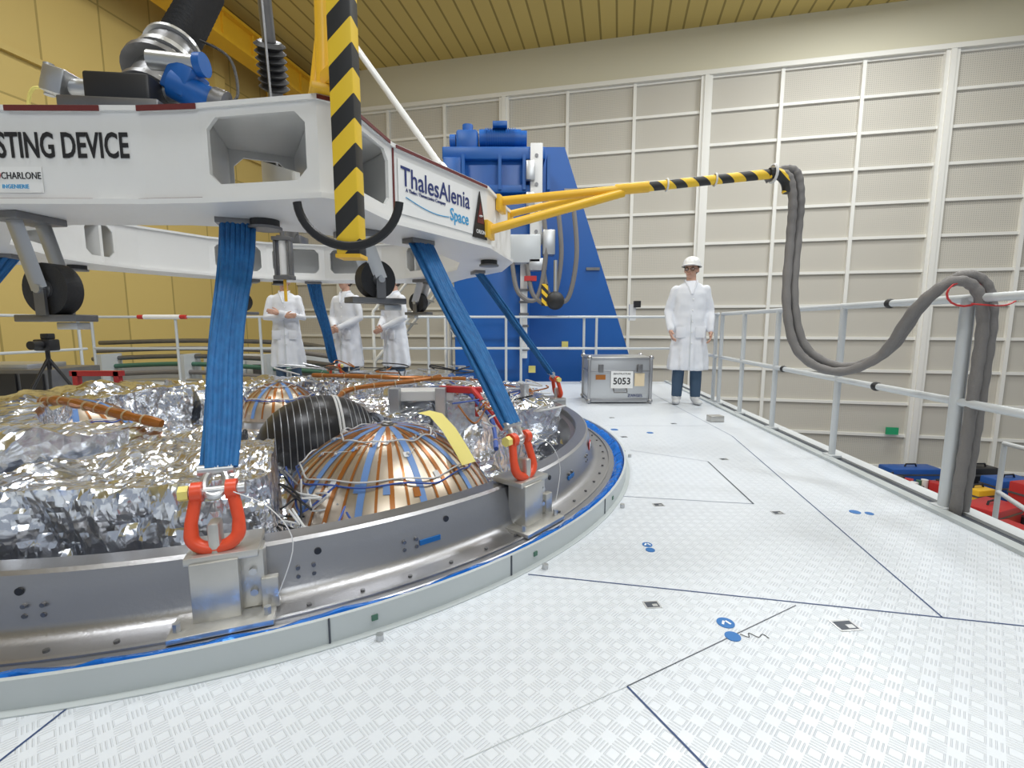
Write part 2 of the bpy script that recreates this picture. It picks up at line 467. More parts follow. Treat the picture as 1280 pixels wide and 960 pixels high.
for v in ob.data.vertices:
    q = noise.noise(v.co*11); v.co.z += .020*q
# ------------------------------------------------------------------ adapter ring
b = B('spacecraft_adapter_ring')
prof = [(2.528, -.02), (2.528, .050), (2.523, .054), (2.42, .058), (2.39, .070), (2.372, .095), (2.35, .20), (2.343, .235), (2.33, .245), (2.26, .247), (2.255, .24), (2.255, .20), (2.22, .19), (2.22, -.05)]
b.lathe(prof, 'ringsteel', Tc, 200, closedprof=True)
b.lathe([(2.50, .0555), (2.50, .062), (2.49, .064), (2.49, .056)], 'steel', Tc, 160)
for i in range(90):
    az = i*4+1
    p = P(az, 2.455, .056)
    b.cyl(p, p+Vector((0, 0, .008)), .008, 'darksteel', seg=8)
for az in range(-180, 180, 9):
    if min(abs(az+69), abs(az+41), abs(az-22)) < 5: continue
    for da in (-.6, .6):
        for z in (.12, .15):
            p = P(az+da, 2.371, z); q = P(az+da, 2.35, z)
            b.cyl(q, p, .007, 'darksteel', seg=10)
for az in (-82, -62, -50, -95, -33):
    b.cyl(P(az, 2.34, .19), P(az, 2.356, .19), .012, 'black', seg=16)
for az in (-52, -27):
    a_ = radians(az); b.box(P(az, 2.368, .13), (.006, .09, .02), 'sticker', Matrix.Rotation(a_, 3, 'Z'))
b.box(P(-13, 2.362, .17), (.006, .1, .05), 'redcase', Matrix.Rotation(radians(-13), 3, 'Z'))
b.box(P(-13, 2.365, .17), (.004, .08, .03), 'label', Matrix.Rotation(radians(-13), 3, 'Z'))
b.done()

# ------------------------------------------------------------------ lift points : lug block + shackle + sling
LIFTS = [(-69, -69, 1.58), (-40, -37.5, 1.60), (22, 20, 1.58), (-165, -165, 1.6), (101, 103, 1.6)]
Z0, Z1 = 1.45, 1.79
def lift(az, aztop, rtop, first):
    a = radians(az); er = Vector((cos(a), sin(a), 0)); et = Vector((-sin(a), cos(a), 0)); ez = Vector((0, 0, 1))
    def L(r, t, z): return C+er*(r+.015)+et*t+ez*z
    R = Matrix((er, et, ez)).transposed()
    b = B('lifting_lug')
    b.box(L(2.415, .02, .066), (.17, .28, .018), 'block', R, .003)
    b.box(L(2.39, .0, .165), (.10, .13, .19), 'block', R, .004)
    b.box(L(2.37, .09, .17), (.07, .08, .19), 'block', R, .004)
    b.box(L(2.345, .02, .265), (.17, .20, .024), 'block', R, .003)
    b.box(L(2.405, .145, .12), (.03, .05, .10), 'block', R, .003)
    b.box(L(2.38, 0, .315), (.065, .035, .11), 'block', R, .012)
    for t in (-.10, .14):
        b.cyl(L(2.46, t, .075), L(2.46, t, .10), .011, 'zinc', seg=6)
    for z in (.13, .20): b.cyl(L(2.40, .10, z), L(2.42, .10, z), .012, 'zinc', seg=6)
    # lanyard wire
    b.tube(catmull([L(2.40, .06, .46), L(2.42, .16, .40), L(2.43, .22, .28), L(2.44, .17, .12)], 6), .0018, 'wire_w', 5)
    b.done()
    b = B('bow_shackle')
    zc = .335
    tilt = -.25
    def S(t, z):
        return L(2.38+tilt*(z-zc), t, z)
    bow = []
    for i in range(25):
        th = pi+pi*i/24
        bow.append(S(.064*cos(th), zc-.005+.045*sin(th)))
    pts = [S(-.048, .45), S(-.056, .41), S(-.064, .365)]+bow+[S(.064, .365), S(.056, .41), S(.048, .45)]
    b.tube(pts, [.018]*3+[.0205]*25+[.018]*3, 'red', 14)
    for t in (-.047, .047):
        b.cyl(S(t-.015, .455), S(t+.015, .455), .031, 'red', seg=20)
    b.cyl(S(-.085, .455), S(.08, .455), .0145, 'zinc', seg=14)
    b.cyl(S(-.095, .455), S(-.068, .455), .024, 'yellowtag', seg=6)
    b.cyl(S(.066, .455), S(.085, .455), .020, 'zinc', seg=14)
    b.done()
    b = B('lifting_sling')
    top = P(aztop, rtop, Z0-.02); bot = C+er*(2.385+tilt*.14)+ez*.475
    d = (top-bot).normalized(); nn = et.cross(d).normalized()
    b.tube([bot+et*.031*cos(q)+d*.045*sin(q) for q in [2*pi*i/20 for i in range(20)]], .012, 'zinc', 10, closed=True)
    b.cyl(bot+d*.045-et*.05, bot+d*.045+et*.05, .018, 'zinc')
    nrib = 7; N_ = 18
    for layer in (0, 1):
        for k in range(nrib):
            f = (k-(nrib-1)/2)/((nrib-1)/2)
            pts = []
            for i in range(N_+1):
                u_ = i/N_; w = .037+.018*u_+.004*sin(u_*8+az)
                bulge = .012*(1 if layer else -1)
                wob = .006*sin(u_*9+az+layer)+(.010 if layer else -.004)
                fold = -.010*math.exp(-((f-.15-.25*sin(u_*2.5+az))*4)**2)*(1 if not layer else 0)
                pts.append(bot+d*(.045+u_*((top-bot).length-.045))+et*(f*w+wob)+nn*(bulge*(1 if i else .8)-fold+.002*sin(k*2.1+u_*5)))
            b.tube(pts, .0110, 'sling', 8)
    if first:
        R2 = Matrix((et, d, nn)).transposed()
        b.box(bot+d*.62-nn*.03, (.11, .05, .004), 'label', R2 @ Matrix.Rotation(.3, 3, 'Z'))
    b.done()
for i, (az, at, rt) in enumerate(LIFTS): lift(az, at, rt, i == 1)

# ------------------------------------------------------------------ hoisting ring
b = B('hoisting_ring')
HI = 1.42
base_c = [(-78, 1.77, 'cd'), (-71, 1.85, 'win'), (-59.5, 2.12, 'tip'), (-57, 2.12, 'win2'), (-48, 1.84, 'logo'), (-23, 1.77, 'p'), (-1, 1.77, 'p'), (19, 1.77, 'txt')]
cor = sorted([(a+120*k, r, t) for k in range(3) for (a, r, t) in base_c])
def poly_sweep(ri, ro, z0, z1, k):
    n = len(cor); verts = []
    for az, r, t in cor:
        verts += [P(az, ri, z0), P(az, r+ro, z0), P(az, r+ro, z1), P(az, ri, z1)]
    fs = []
    for i in range(n):
        j = (i+1) % n
        for q in range(4):
            q2 = (q+1) % 4
            fs.append([i*4+q, j*4+q, j*4+q2, i*4+q2])
    b.add(verts, fs, k, False)
poly_sweep(HI-.02, .012, Z1-.018, Z1, 'white_paint')
poly_sweep(HI-.03, .02, Z0-.02, Z0, 'white_paint')
def piece(pa, pb, f0, f1, z0, z1, th, k='white_paint'):
    A = pa.lerp(pb, f0); Bq = pa.lerp(pb, f1); nrm = Vector(((pb-pa).y, -(pb-pa).x, 0)).normalized()*th
    A.z = Bq.z = 0
    vv = [A+Vector((0, 0, z0)), Bq+Vector((0, 0, z0)), Bq+Vector((0, 0, z1)), A+Vector((0, 0, z1))]
    b.prism(vv, nrm, k)
def wall(pa, pb, th, win=None):
    if not win: piece(pa, pb, 0, 1, Z0, Z1, th); return
    f0, f1 = win; zb, zt = Z0+.05, Z1-.05
    piece(pa, pb, 0, f0, Z0, Z1, th); piece(pa, pb, f1, 1, Z0, Z1, th)
    piece(pa, pb, f0, f1, Z0, zb, th); piece(pa, pb, f0, f1, zt, Z1, th)
    L = (pb-pa).length; c = .04/L
    nrm = Vector(((pb-pa).y, -(pb-pa).x, 0)).normalized()*th
    for (fa, sg) in ((f0, 1), (f1, -1)):
        for (z, sz) in ((zb, 1), (zt, -1)):
            p0 = pa.lerp(pb, fa); p1 = pa.lerp(pb, fa+sg*c)
            for q in (p0, p1): q.z = z
            p2 = p0+Vector((0, 0, sz*.04)); b.prism([p0, p1, p2], nrm, 'white_paint')
for i in range(len(cor)):
    a0, r0, kind = cor[i]; a1, r1, k2 = cor[(i+1) % len(cor)]
    pa, pb = P(a0, r0), P(a1, r1); ia, ib = P(a0, HI), P(a1, HI)
    win = (.06, .90) if kind == 'win' else ((.25, .9) if kind == 'win2' else None)
    wall(pa, pb, -.015, win)
    wall(ia, ib, .012, (.1, .9) if kind in ('win', 'logo', 'p') else None)
    e = Vector((cos(radians(a0)), sin(radians(a0)), 0)); t_ = Vector((-e.y, e.x, 0))*.012
    b.prism([ia+Vector((0, 0, Z0)), pa+Vector((0, 0, Z0))-e*.01, pa+Vector((0, 0, Z1-.02))-e*.01, ia+Vector((0, 0, Z1-.02))], t_, 'white_paint')
    out = Vector(((pb-pa).y, -(pb-pa).x, 0)).normalized(); xd = (pb-pa).normalized()
    def tape(f0, f1, z0, z1):
        A = pa.lerp(pb, f0)+out*.012; Q = pa.lerp(pb, f1)+out*.012
        b.prism([A+Vector((0, 0, z0)), Q+Vector((0, 0, z0)), Q+Vector((0, 0, z1)), A+Vector((0, 0, z1))], out*.004, 'maroon')
    if kind == 'logo':
        tape(.02, .98, Z1-.018, Z1-.004); tape(.03, .98, Z0-.014, Z0-.002)
        A = pa+out*.001
        b.prism([A+Vector((0, 0, Z0)), A+xd*.010+Vector((0, 0, Z0)), A+xd*.010+Vector((0, 0, Z1-.02)), A+Vector((0, 0, Z1-.02))], out*.003, 'maroon')
    if kind == 'cd':
        tape(.0, 1, Z1-.022, Z1-.002); tape(-.1, 1, Z0-.018, Z0+.002)
    if kind == 'txt':
        tape(.3, .8, Z1-.022, Z1-.002); tape(.2, .72, Z0-.018, Z0+.002)
    if kind == 'tip' or kind == 'win2':
        tape(.0, .9, Z1-.018, Z1-.004)
    if kind == 'win':
        m0 = (ia+ib)/2; m1 = pa.lerp(pb, .8)
        b.prism([m0+Vector((0, 0, Z0)), m1+Vector((0, 0, Z0)), m1+Vector((0, 0, Z0+.08)), m0+Vector((0, 0, Z1-.05))], Vector((.012, .012, 0)), 'white_paint')
pa, pb = P(-101, 1.77), P(-78, 1.77); xd = (pb-pa).normalized(); nd = Vector((xd.y, -xd.x, 0))
b.text('HOISTING DEVICE', .130, basis(xd, (0, 0, 1), nd, pb-xd*.050+nd*.003+Vector((0, 0, 1.605))), 'black', .60, 'RIGHT', off=.0022)
b.prism([pb-xd*.66+nd*.003+Vector((0, 0, 1.475)), pb-xd*.39+nd*.003+Vector((0, 0, 1.475)), pb-xd*.39+nd*.003+Vector((0, 0, 1.57)), pb-xd*.66+nd*.003+Vector((0, 0, 1.57))], nd*.002, 'label')
b.text('CHARLONE', .036, basis(xd, (0, 0, 1), nd, pb-xd*.545+nd*.006+Vector((0, 0, 1.525))), 'black', .8)
b.text('INGENIERIE', .022, basis(xd, (0, 0, 1), nd, pb-xd*.545+nd*.006+Vector((0, 0, 1.49))), 'cyan', .9)
b.tube([pb-xd*(.56-.012*cos(q))+nd*.006+Vector((0, 0, 1.54+.016*sin(q))) for q in [2*pi*i/16 for i in range(16)]], .0025, 'redcase', 5, closed=True)
pa, pb = P(-48, 1.84), P(-23, 1.77); xd = (pb-pa).normalized(); nd = Vector((xd.y, -xd.x, 0)); L = (pb-pa).length
def sgn(f, z): return pa+xd*L*f+nd*.003+Vector((0, 0, z))
b.prism([sgn(.04, 1.49), sgn(.80, 1.49), sgn(.80, 1.735), sgn(.04, 1.735)], nd*.003, 'label')
b.text('ThalesAlenia', .125, basis(xd, (0, 0, 1), nd, sgn(.06, 1.62)+nd*.005), 'navy', .86, off=.0008)
b.text('A Thales / Finmeccanica Company', .024, basis(xd, (0, 0, 1), nd, sgn(.10, 1.595)+nd*.005), 'navy', .9)
b.text('Space', .090, basis(xd, (0, 0, 1), nd, sgn(.53, 1.53)+nd*.005), 'cyan', .82, off=.001)
arc = [sgn(.10+.42*(i/12), 1.57-.035*sin(i/12*pi*.7))+nd*.005 for i in range(13)]
b.tube(arc, .0022, 'cyan', 6)
b.prism([sgn(.80, 1.475), sgn(.985, 1.475), sgn(.89, 1.74)], nd*.006, 'black')
b.prism([sgn(.85, 1.56), sgn(.94, 1.56), sgn(.893, 1.68)], nd*.008, 'maroon')
b.text('ORION', .032, basis(xd, (0, 0, 1), nd, sgn(.835, 1.50)+nd*.009), 'label', .9)
b.sph(sgn(.892, 1.60)+nd*.008, (.016, .016, .006), 'whitetape', 10)
for az in range(-5, 355, 60):
    b.cyl(P(az, 1.62, Z0-.02), P(az, 1.62, Z0-.05), .06, 'rubber')
    b.cyl(P(az, 1.62, Z0-.05), P(az, 1.62, Z0-.062), .07, 'darksteel')
for az, at, rt in LIFTS:
    R = Matrix.Rotation(radians(at), 3, 'Z')
    b.box(P(at, rt, Z0-.03), (.09, .16, .03), 'darksteel', R, .004)
b.done()

# wheels (guide rollers) hanging below the ring
def roller(az, r, z, rad):
    b = B('guide_roller')
    a = radians(az); er = Vector((cos(a), sin(a), 0)); et = Vector((-sin(a), cos(a), 0)); R = Matrix.Rotation(a, 3, 'Z')
    c = P(az, r, z)
    ax = er
    b.cyl(c-ax*.035, c+ax*.035, rad, 'rubber', seg=36); b.cyl(c-ax*.045, c+ax*.045, rad*.35, 'darksteel')
    for s_ in (-1, 1):
        b.tube([c+ax*.055*s_, c+ax*.055*s_+Vector((0, 0, 1.43-z))-et*.09], .022, 'zinc', 4, sc=(1.6, .4))
    b.box(c+Vector((0, 0, 1.415-z))-et*.09, (.2, .16, .03), 'darksteel', R, .004)
    b.box(c+Vector((0, 0, -rad-.012)), (.10, .30, .03), 'darksteel', R, .004)
    b.box(c+Vector((0, 0, -rad-.045))+et*.08, (.06, .10, .03), 'zinc', R, .004)
    b.cyl(c-ax*.07, c+ax*.07, .018, 'zinc')
    for s_ in (-1, 1): b.box(c+ax*.055*s_+Vector((0, 0, -rad/2)), (.012, .05, rad), 'darksteel', R)
    b.done()
roller(-47, 1.58, 1.20, .095); roller(-97, 1.58, 1.12, .11); roller(128, 1.6, 1.2, .1); roller(60, 1.6, 1.2, .1)

# ------------------------------------------------------------------ suspension legs to central hook
H = Vector((C.x, C.y, 3.85))
def bellows(b, p, q, r, k='rubber', n=10):
    p, q = Vector(p), Vector(q); d = q-p
    Mx = basis(d.orthogonal(), d.normalized().cross(d.orthogonal().normalized()), d, p)
    Lh = d.length; prof = [(0, 0)]
    for i in range(n):
        prof += [(r*.72, Lh*i/n), (r, Lh*(i+.5)/n)]
    prof += [(r*.72, Lh), (0, Lh)]
    b.lathe(prof, k, Mx, 24)
b = B('hydraulic_suspension_leg')
base = P(-82, 1.58, Z1); d = (H-base).normalized()
R6 = Matrix.Rotation(radians(6), 3, 'Z')
b.box(base+Vector((0, 0, .02)), (.36, .30, .05), 'darksteel', R6, .006)
b.box(base+Vector((.02, -.02, .08)), (.24, .20, .14), 'black', R6, .012)
b.cyl(base+Vector((-.27, -.03, .13)), base+Vector((.28, .03, .13)), .036, 'zinc')
b.box(base+Vector((-.25, -.03, .14)), (.09, .11, .10), 'zinc', Matrix.Rotation(.3, 3, 'Y'), .01)
b.cyl(base+Vector((-.31, -.03, .10)), base+Vector((-.30, -.03, .22)), .018, 'zinc')
b.box(base+Vector((.21, .02, .17)), (.10, .12, .12), 'blue_mach', Matrix.Rotation(.5, 3, 'Y'), .01)
b.cyl(base+Vector((.17, .0, .16)), base+Vector((.31, .04, .10)), .058, 'blue_mach'); b.cyl(base+Vector((.31, .04, .10)), base+Vector((.355, .05, .085)), .066, 'darksteel')
b.cyl(base+Vector((.10, -.02, .24)), base+Vector((.28, 0, .23)), .036, 'zinc'); b.cyl(base+Vector((.28, 0, .23)), base+Vector((.31, 0, .23)), .045, 'blue_mach')
b.sph(base+d*.14, .105, 'darksteel', 28)
b.cyl(base+d*.10, base+d*.36, .095, 'darksteel', seg=32)
b.cyl(base+d*.20, base+d*.225, .112, 'darksteel', seg=32)
b.cyl(base+d*.36, base+d*.39, .145, 'darksteel', seg=32)
for i in range(12):
    e = d.orthogonal().normalized(); e.rotate(Quaternion(d, 2*pi*i/12))
    b.cyl(base+d*.385+e*.124, base+d*.412+e*.124, .011, 'zinc', seg=6)
    b.cyl(base+d*.22+e*.10, base+d*.238+e*.10, .008, 'zinc', seg=6)
b.cyl(base+d*.39, base+d*.45, .112, 'darksteel', seg=32)
b.cyl(base+d*.45, base+d*.48, .125, 'zinc', seg=32)
b.cyl(base+d*.48, base+d*.58, .105, 'darksteel', seg=32)
b.cyl(base+d*.58, base+d*.60, .12, 'zinc', seg=32)
for sg in (-1, 1): b.cyl(base+d*.28+Vector((.10*sg, -.03, 0)), base+d*.30+Vector((.19*sg, -.05, -.01)), .03, 'darksteel')
bellows(b, base+d*.60, base+d*1.25, .09, n=14)
b.cyl(base+d*1.25, H-d*.12, .04, 'zinc')
b.tube(catmull([base+Vector((.34, .05, .1)), base+Vector((.38, .1, .16)), base+Vector((.30, .2, .36)), base+d*.7+Vector((.1, 0, 0))]), .006, 'rubber', 8)
b.tube(catmull([base+Vector((-.25, 0, .1)), base+Vector((-.35, -.05, .12)), base+Vector((-.42, -.02, .02)), base+Vector((-.45, 0, .02))]), .006, 'yellowtag', 8)
b.done()
b = B('hydraulic_suspension_leg')
base = P(109.5, 1.58, Z1); d = (H-base).normalized()
b.box(base+Vector((0, 0, .05)), (.25, .22, .10), 'darksteel', None, .01)
b.cyl(base+d*.08, base+d*.5, .07, 'darksteel'); b.cyl(base+d*.3, base+d*.36, .11, 'zinc')
bellows(b, base+d*.5, base+d*1.15, .17, n=8)
b.cyl(base+d*1.15, base+d*1.45, .06, 'darksteel'); b.cyl(base+d*1.15, base+d*1.2, .11, 'darksteel'); bellows(b, base+d*1.45, base+d*1.8, .12, n=7)
b.cyl(base+d*1.8, H-d*.12, .05, 'darksteel')
b.done()
b = B('suspension_rod')
base = P(-26, 1.60, Z1); d = (H-base).normalized()
b.cyl(base+d*.1, H-d*.12, .02, 'white_gloss'); b.cyl(base, base+d*.16, .03, 'zinc'); b.box(base+Vector((0, 0, .02)), (.14, .14, .04), 'darksteel', None, .005)
b.done()
b = B('crane_hook_block')
b.sph(H, (.22, .22, .16), 'darksteel'); b.cyl(H, H+Vector((0, 0, .5)), .12, 'yellow'); b.box(H+Vector((0, 0, .8)), (.6, .4, .7), 'yellow', None, .04)
for x in (-.15, .15):
    for y in (-.1, .1): b.cyl(H+Vector((x, y, 1.1)), H+Vector((x, y, CE-H.z)), .012, 'darksteel', seg=8)
b.done()

# ------------------------------------------------------------------ striped pole and its yellow frame
b = B('hazard_striped_post')
b.box((-.560, 1.70, 2.61), (.080, .080, 2.80), 'hazard', None, .006)
b.box((-.560, 1.70, 1.205), (.085, .085, .012), 'yellow')
b.cyl((-.70, 1.89, Z1-.01), (-.70, 2.02, 4.0), .030, 'yellow', seg=16)
b.cyl((-.76, 1.92, Z1-.01), (-.70, 1.96, 2.25), .020, 'yellow', seg=16)
b.cyl((-.565, 1.72, 2.9), (-.70, 1.97, 3.2), .026, 'yellow')
b.box((-.66, 1.86, Z1+.012), (.16, .14, .024), 'yellow', Matrix.Rotation(.5, 3, 'Z'), .004)
b.box((-.62, 1.78, 1.84), (.14, .05, .05), 'yellow', Matrix.Rotation(-.8, 3, 'Z'), .004)
arc = []
for i in range(25):
    th = radians(184+i*(172/24)); arc.append(Vector((-.550+.172*cos(th), 1.652, 1.39+.155*sin(th))))
b.tube(arc, .010, 'black', 8, sc=(1.5, .7))
b.done()

# ------------------------------------------------------------------ load cell hanging in ring
b = B('tension_load_cell')
x, y, ztop = -1.75, 3.72, 1.95
b.cyl((x, y, ztop), (x, y, ztop-.35), .018, 'darksteel'); b.box((x, y, ztop-.10), (.09, .07, .10), 'darksteel', None, .008)
for sx in (-1, 1):
    b.box((x+.055*sx, y, ztop-.47), (.018, .06, .30), 'darksteel', None, .004)
b.box((x, y, ztop-.33), (.14, .08, .03), 'darksteel', None, .004); b.box((x, y, ztop-.62), (.14, .08, .03), 'darksteel', None, .004)
b.cyl((x, y, ztop-.34), (x, y, ztop-.60), .03, 'whitetape')
b.cyl((x, y, ztop-.62), (x, y, ztop-.8), .012, 'yellow', seg=8)
b.cyl((x, y, ztop), (H.x, H.y, H.z-.1), .010, 'darksteel', seg=8)
b.done()

# ------------------------------------------------------------------ yellow cable boom + hoses
b = B('cable_boom')
E = Vector((1.60, 3.02, 1.885)); J = Vector((.72, 3.2, 1.84))
b.cyl(P(-14, 1.74, 1.77), J, .028, 'yellow'); b.cyl(P(-2, 1.76, 1.77), J+Vector((0, .04, .02)), .024, 'yellow')
b.cyl(P(-22, 1.76, 1.54), J+Vector((0, 0, -.02)), .028, 'yellow')
b.cyl(J-Vector((.05, -.01, 0)), J+(E-J)*.18, .034, 'yellow')
b.cyl(J+(E-J)*.1, E, .029, 'hazard2', seg=20)
for p in (P(-14, 1.76, 1.75), P(-22, 1.77, 1.54), P(-2, 1.76, 1.75)): b.box(p, (.03, .14, .10), 'yellow', Matrix.Rotation(radians(-15), 3, 'Z'), .004)
arc = [E+Vector((.10*sin(t)-.02, -.01, -.10+.10*cos(t))) for t in [radians(-10+i*10) for i in range(12)]]
b.tube(arc, .032, 'hazard2', 10)
for f in (.3, .62): b.tube([J.lerp(E, f)+Vector((0, .036*cos(t), .036*sin(t))) for t in [2*pi*i/14 for i in range(14)]], .006, 'whitetape', 6, closed=True)
b.tube([E+Vector((-.01, .05*cos(t), .05*sin(t))) for t in [2*pi*i/14 for i in range(14)]], .009, 'whitetape', 6, closed=True)
b.done()
hp = [(1.56, 3.06, 1.86), (1.62, 3.02, 1.885), (1.68, 3.0, 1.85), (1.705, 2.99, 1.70), (1.705, 2.99, 1.485), (1.67, 2.92, 1.096), (1.72, 2.85, .81), (1.88, 2.74, .70), (2.02, 2.6, .80), (2.06, 2.45, 1.05), (2.14, 2.36, 1.175), (2.235, 2.33, 1.15), (2.285, 2.32, 1.0), (2.285, 2.32, .7), (2.285, 2.33, .35), (2.285, 2.34, 0), (2.33, 2.36, -.5), (2.4, 2.4, -1.5), (2.5, 2.5, -3.1)]
b = B('cable_hose')
for off in (Vector((0, 0, 0)), Vector((.052, .012, .028))):
    path = catmull([Vector(p)+off for p in hp], 10)
    rr = [.025+.002*sin(i*1.7) for i in range(len(path))]
    b.tube(path, rr, 'hose', 12)
b.tube([Vector((2.20+.09*cos(t), 2.335, 1.12+.06*sin(t))) for t in [2*pi*i/16 for i in range(16)]], .005, 'redcase', 6, closed=True)
b.tube(catmull([(2.2, 2.3, 1.07), (2.3, 2.25, 1.06), (2.36, 2.25, 1.08)]), .004, 'redcase', 6)
b.done()

# ------------------------------------------------------------------ guard rails
def railing(name, pts, posts, zt=1.1, zm=.58, r=.021, toe=False, caps=()):
    b = B(name)
    pts = [Vector(p) for p in pts]
    for z in (zt, zm):
        for i in range(len(pts)-1):
            b.cyl(pts[i]+Vector((0, 0, z)), pts[i+1]+Vector((0, 0, z)), r, 'railgrey', seg=14)
        for p in pts: b.sph(p+Vector((0, 0, z)), r, 'railgrey', 12)
    for p in posts:
        p = Vector(p)
        b.cyl(p, p+Vector((0, 0, zt)), r*1.05, 'railgrey', seg=14)
        b.box(p+Vector((0, 0, .014)), (.09, .09, .024), 'railgrey', None, .003)
    for c in caps:
        c = Vector(c); b.sph(c, (.030, .034, .030), 'rubber', 12)
    return b
def RX(y): return edgeX(y)+.08
b = railing('guard_rail', [(RX(.6), .6, 0), (RX(5.75), 5.75, 0)], [(RX(y), y, 0) for y in (1.35, 2.40, 3.4, 4.35, 5.1, 5.75)],
            caps=[(RX(2.95), 2.95, 1.1), (RX(3.0), 3.0, .58), (RX(4.15), 4.15, 1.1), (RX(4.2), 4.2, .58)])
b.cyl((RX(2.40), 2.40, 0), (RX(2.40), 2.40, 1.1), .03, 'railgrey')
b.done()
b = railing('guard_rail', [(RX(5.9), 5.9, 0), (2.75, 7.9, 0), (.95, 7.9, 0)], [(RX(5.95), 5.95, 0), (2.7, 7.9, 0), (1.4, 7.9, 0)]); b.done()
b = railing('guard_rail', [(1.25, 7.95, 0), (-7.0, 7.95, 0)], [(x, 7.95, 0) for x in (1.2, .15, -.1, -1.4, -2.8, -4.2, -5.6, -7)])
b.cyl((-6.2, 7.93, 1.10), (-5.4, 7.93, 1.10), .035, 'redcase'); b.cyl((-6.1, 7.93, 1.10), (-5.5, 7.93, 1.10), .038, 'label')
b.done()
b = railing('guard_rail', [(-7.0, 7.8, 0), (-7.0, -1.2, 0)], [(-7.0, y, 0) for y in (7.7, 6, 4.4, 2.8, 1.2, -.6)]); b.done()

# ------------------------------------------------------------------ blue crane / tilting machine
b = B('blue_lifting_machine')
y0 = 9.0
b.prism([(-.9, y0, FL), (3.45, y0, FL), (.95, y0, 4.15), (-.9, y0, 4.15)], (0, .25, 0), 'blue_mach')
b.prism([(-.9, y0+.9, FL), (3.40, y0+.9, FL), (.90, y0+.9, 4.10), (-.9, y0+.9, 4.10)], (0, .2, 0), 'blue_mach')
b.prism([(3.40, y0+.25, FL), (3.40, y0+.9, FL), (.90, y0+.9, 4.10), (.90, y0+.25, 4.10)], (-.12, 0, 0), 'blue_mach')
b.box((-.35, 8.65, .25), (1.3, .7, 6.9), 'blue_mach', None, .02)
b.box((-.3, 8.6, 3.78), (1.7, .8, .2), 'blue_mach', None, .02)
b.box((-.98, 8.55, 3.3), (.3, .8, .8), 'blue_mach', None, .02)
for x in (-.8, -.2, .2, .6): b.box((x, 8.25, 3.45), (.05, .3, .55), 'blue_mach')
b.box((-.3, 8.2, 3.2), (1.6, .1, .12), 'blue_mach', None, .01)
b.box((-.75, 8.5, 4.02), (.36, .4, .34), 'blue_mach', None, .04); b.cyl((-.55, 8.5, 4.10), (.15, 8.5, 4.10), .15, 'blue_mach', seg=28)
for i in range(14): b.cyl((-.45+i*.038, 8.5, 4.10), (-.435+i*.038, 8.5, 4.10), .17, 'blue_mach', seg=28)
b.cyl((.15, 8.5, 4.10), (.25, 8.5, 4.10), .13, 'blue_mach', seg=28); b.box((-.2, 8.38, 4.27), (.24, .2, .08), 'blue_mach', None, .01)
b.cyl((-.75, 8.5, 4.2), (-.75, 8.5, 4.32), .09, 'blue_mach'); b.cyl((-.95, 8.5, 4.05), (-1.05, 8.5, 4.05), .12, 'blue_mach')
b.box((.40, 8.18, 3.1), (.20, .16, 1.6), 'label', None, .01); b.box((.30, 8.05, 3.45), (.14, .12, .3), 'zinc', None, .01); b.box((.30, 8.05, 3.0), (.14, .12, .22), 'zinc', None, .01)
for z in (2.5, 2.8, 3.25, 3.7): b.cyl((.40, 8.08, z), (.40, 8.12, z), .03, 'darksteel')
b.box((.22, 8.05, 2.2), (.50, .3, .45), 'railgrey', None, .02); b.box((.60, 8.0, 2.3), (.2, .25, .4), 'zinc', None, .02)
b.box((.42, 8.0, 1.95), (.3, .2, .2), 'zinc', None, .02); b.box((.2, 8.2, 1.2), (.12, .2, 1.6), 'label', None, .01)
for i in range(6): b.box((.2, 8.08, .55+i*.2), (.16, .03, .04), 'darksteel')
for i, (x, z) in enumerate(((.0, 2.0), (.25, 1.95), (.5, 1.98))):
    b.tube(catmull([(x, 7.95, z), (x+.1, 7.85, z-.5), (x+.4, 7.85, z-.6), (x+.55, 7.9, z+.1), (x+.5, 8.0, z+.9)], 8), .038, 'hose', 8)
b.sph((.70, 7.8, 1.36), .15, 'rubber'); b.cyl((.70, 7.8, 1.5), (.70, 7.8, 2.0), .03, 'zinc')
b.box((.53, 7.8, 1.45), (.1, .05, .35), 'hazard2')
b.box((.3, 7.9, 1.72), (.2, .1, .08), 'redcase')
b.box((1.0, 8.98, .6), (.12, .02, .12), 'yellowtag'); b.box((.35, 8.25, .2), (.12, .02, .12), 'yellowtag')
b.box((1.1, 8.98, 3.4), (.3, .03, .05), 'darksteel'); b.box((1.5, 8.98, 2.0), (.25, .03, .05), 'darksteel')
b.box((2.25, 8.95, 1.2), (.12, .05, .3), 'whitetape'); b.box((2.32, 8.9, 1.35), (.12, .08, .12), 'black')
b.done()
b = B('access_stair')
for s_ in (0, .7):
    b.cyl((-2.5, 8.6+s_, .3), (-1.2, 8.6+s_, 1.9), .03, 'frame'); b.cyl((-2.5, 8.6+s_, 1.2), (-1.2, 8.6+s_, 2.8), .025, 'frame')
    b.cyl((-2.5, 8.6+s_, FL), (-2.5, 8.6+s_, 1.2), .03, 'frame'); b.cyl((-1.2, 8.6+s_, FL), (-1.2, 8.6+s_, 2.8), .03, 'frame')
for i in range(8): b.box((-2.45+i*.17, 8.95, .36+i*.21), (.2, .7, .03), 'zinc')
b.done()

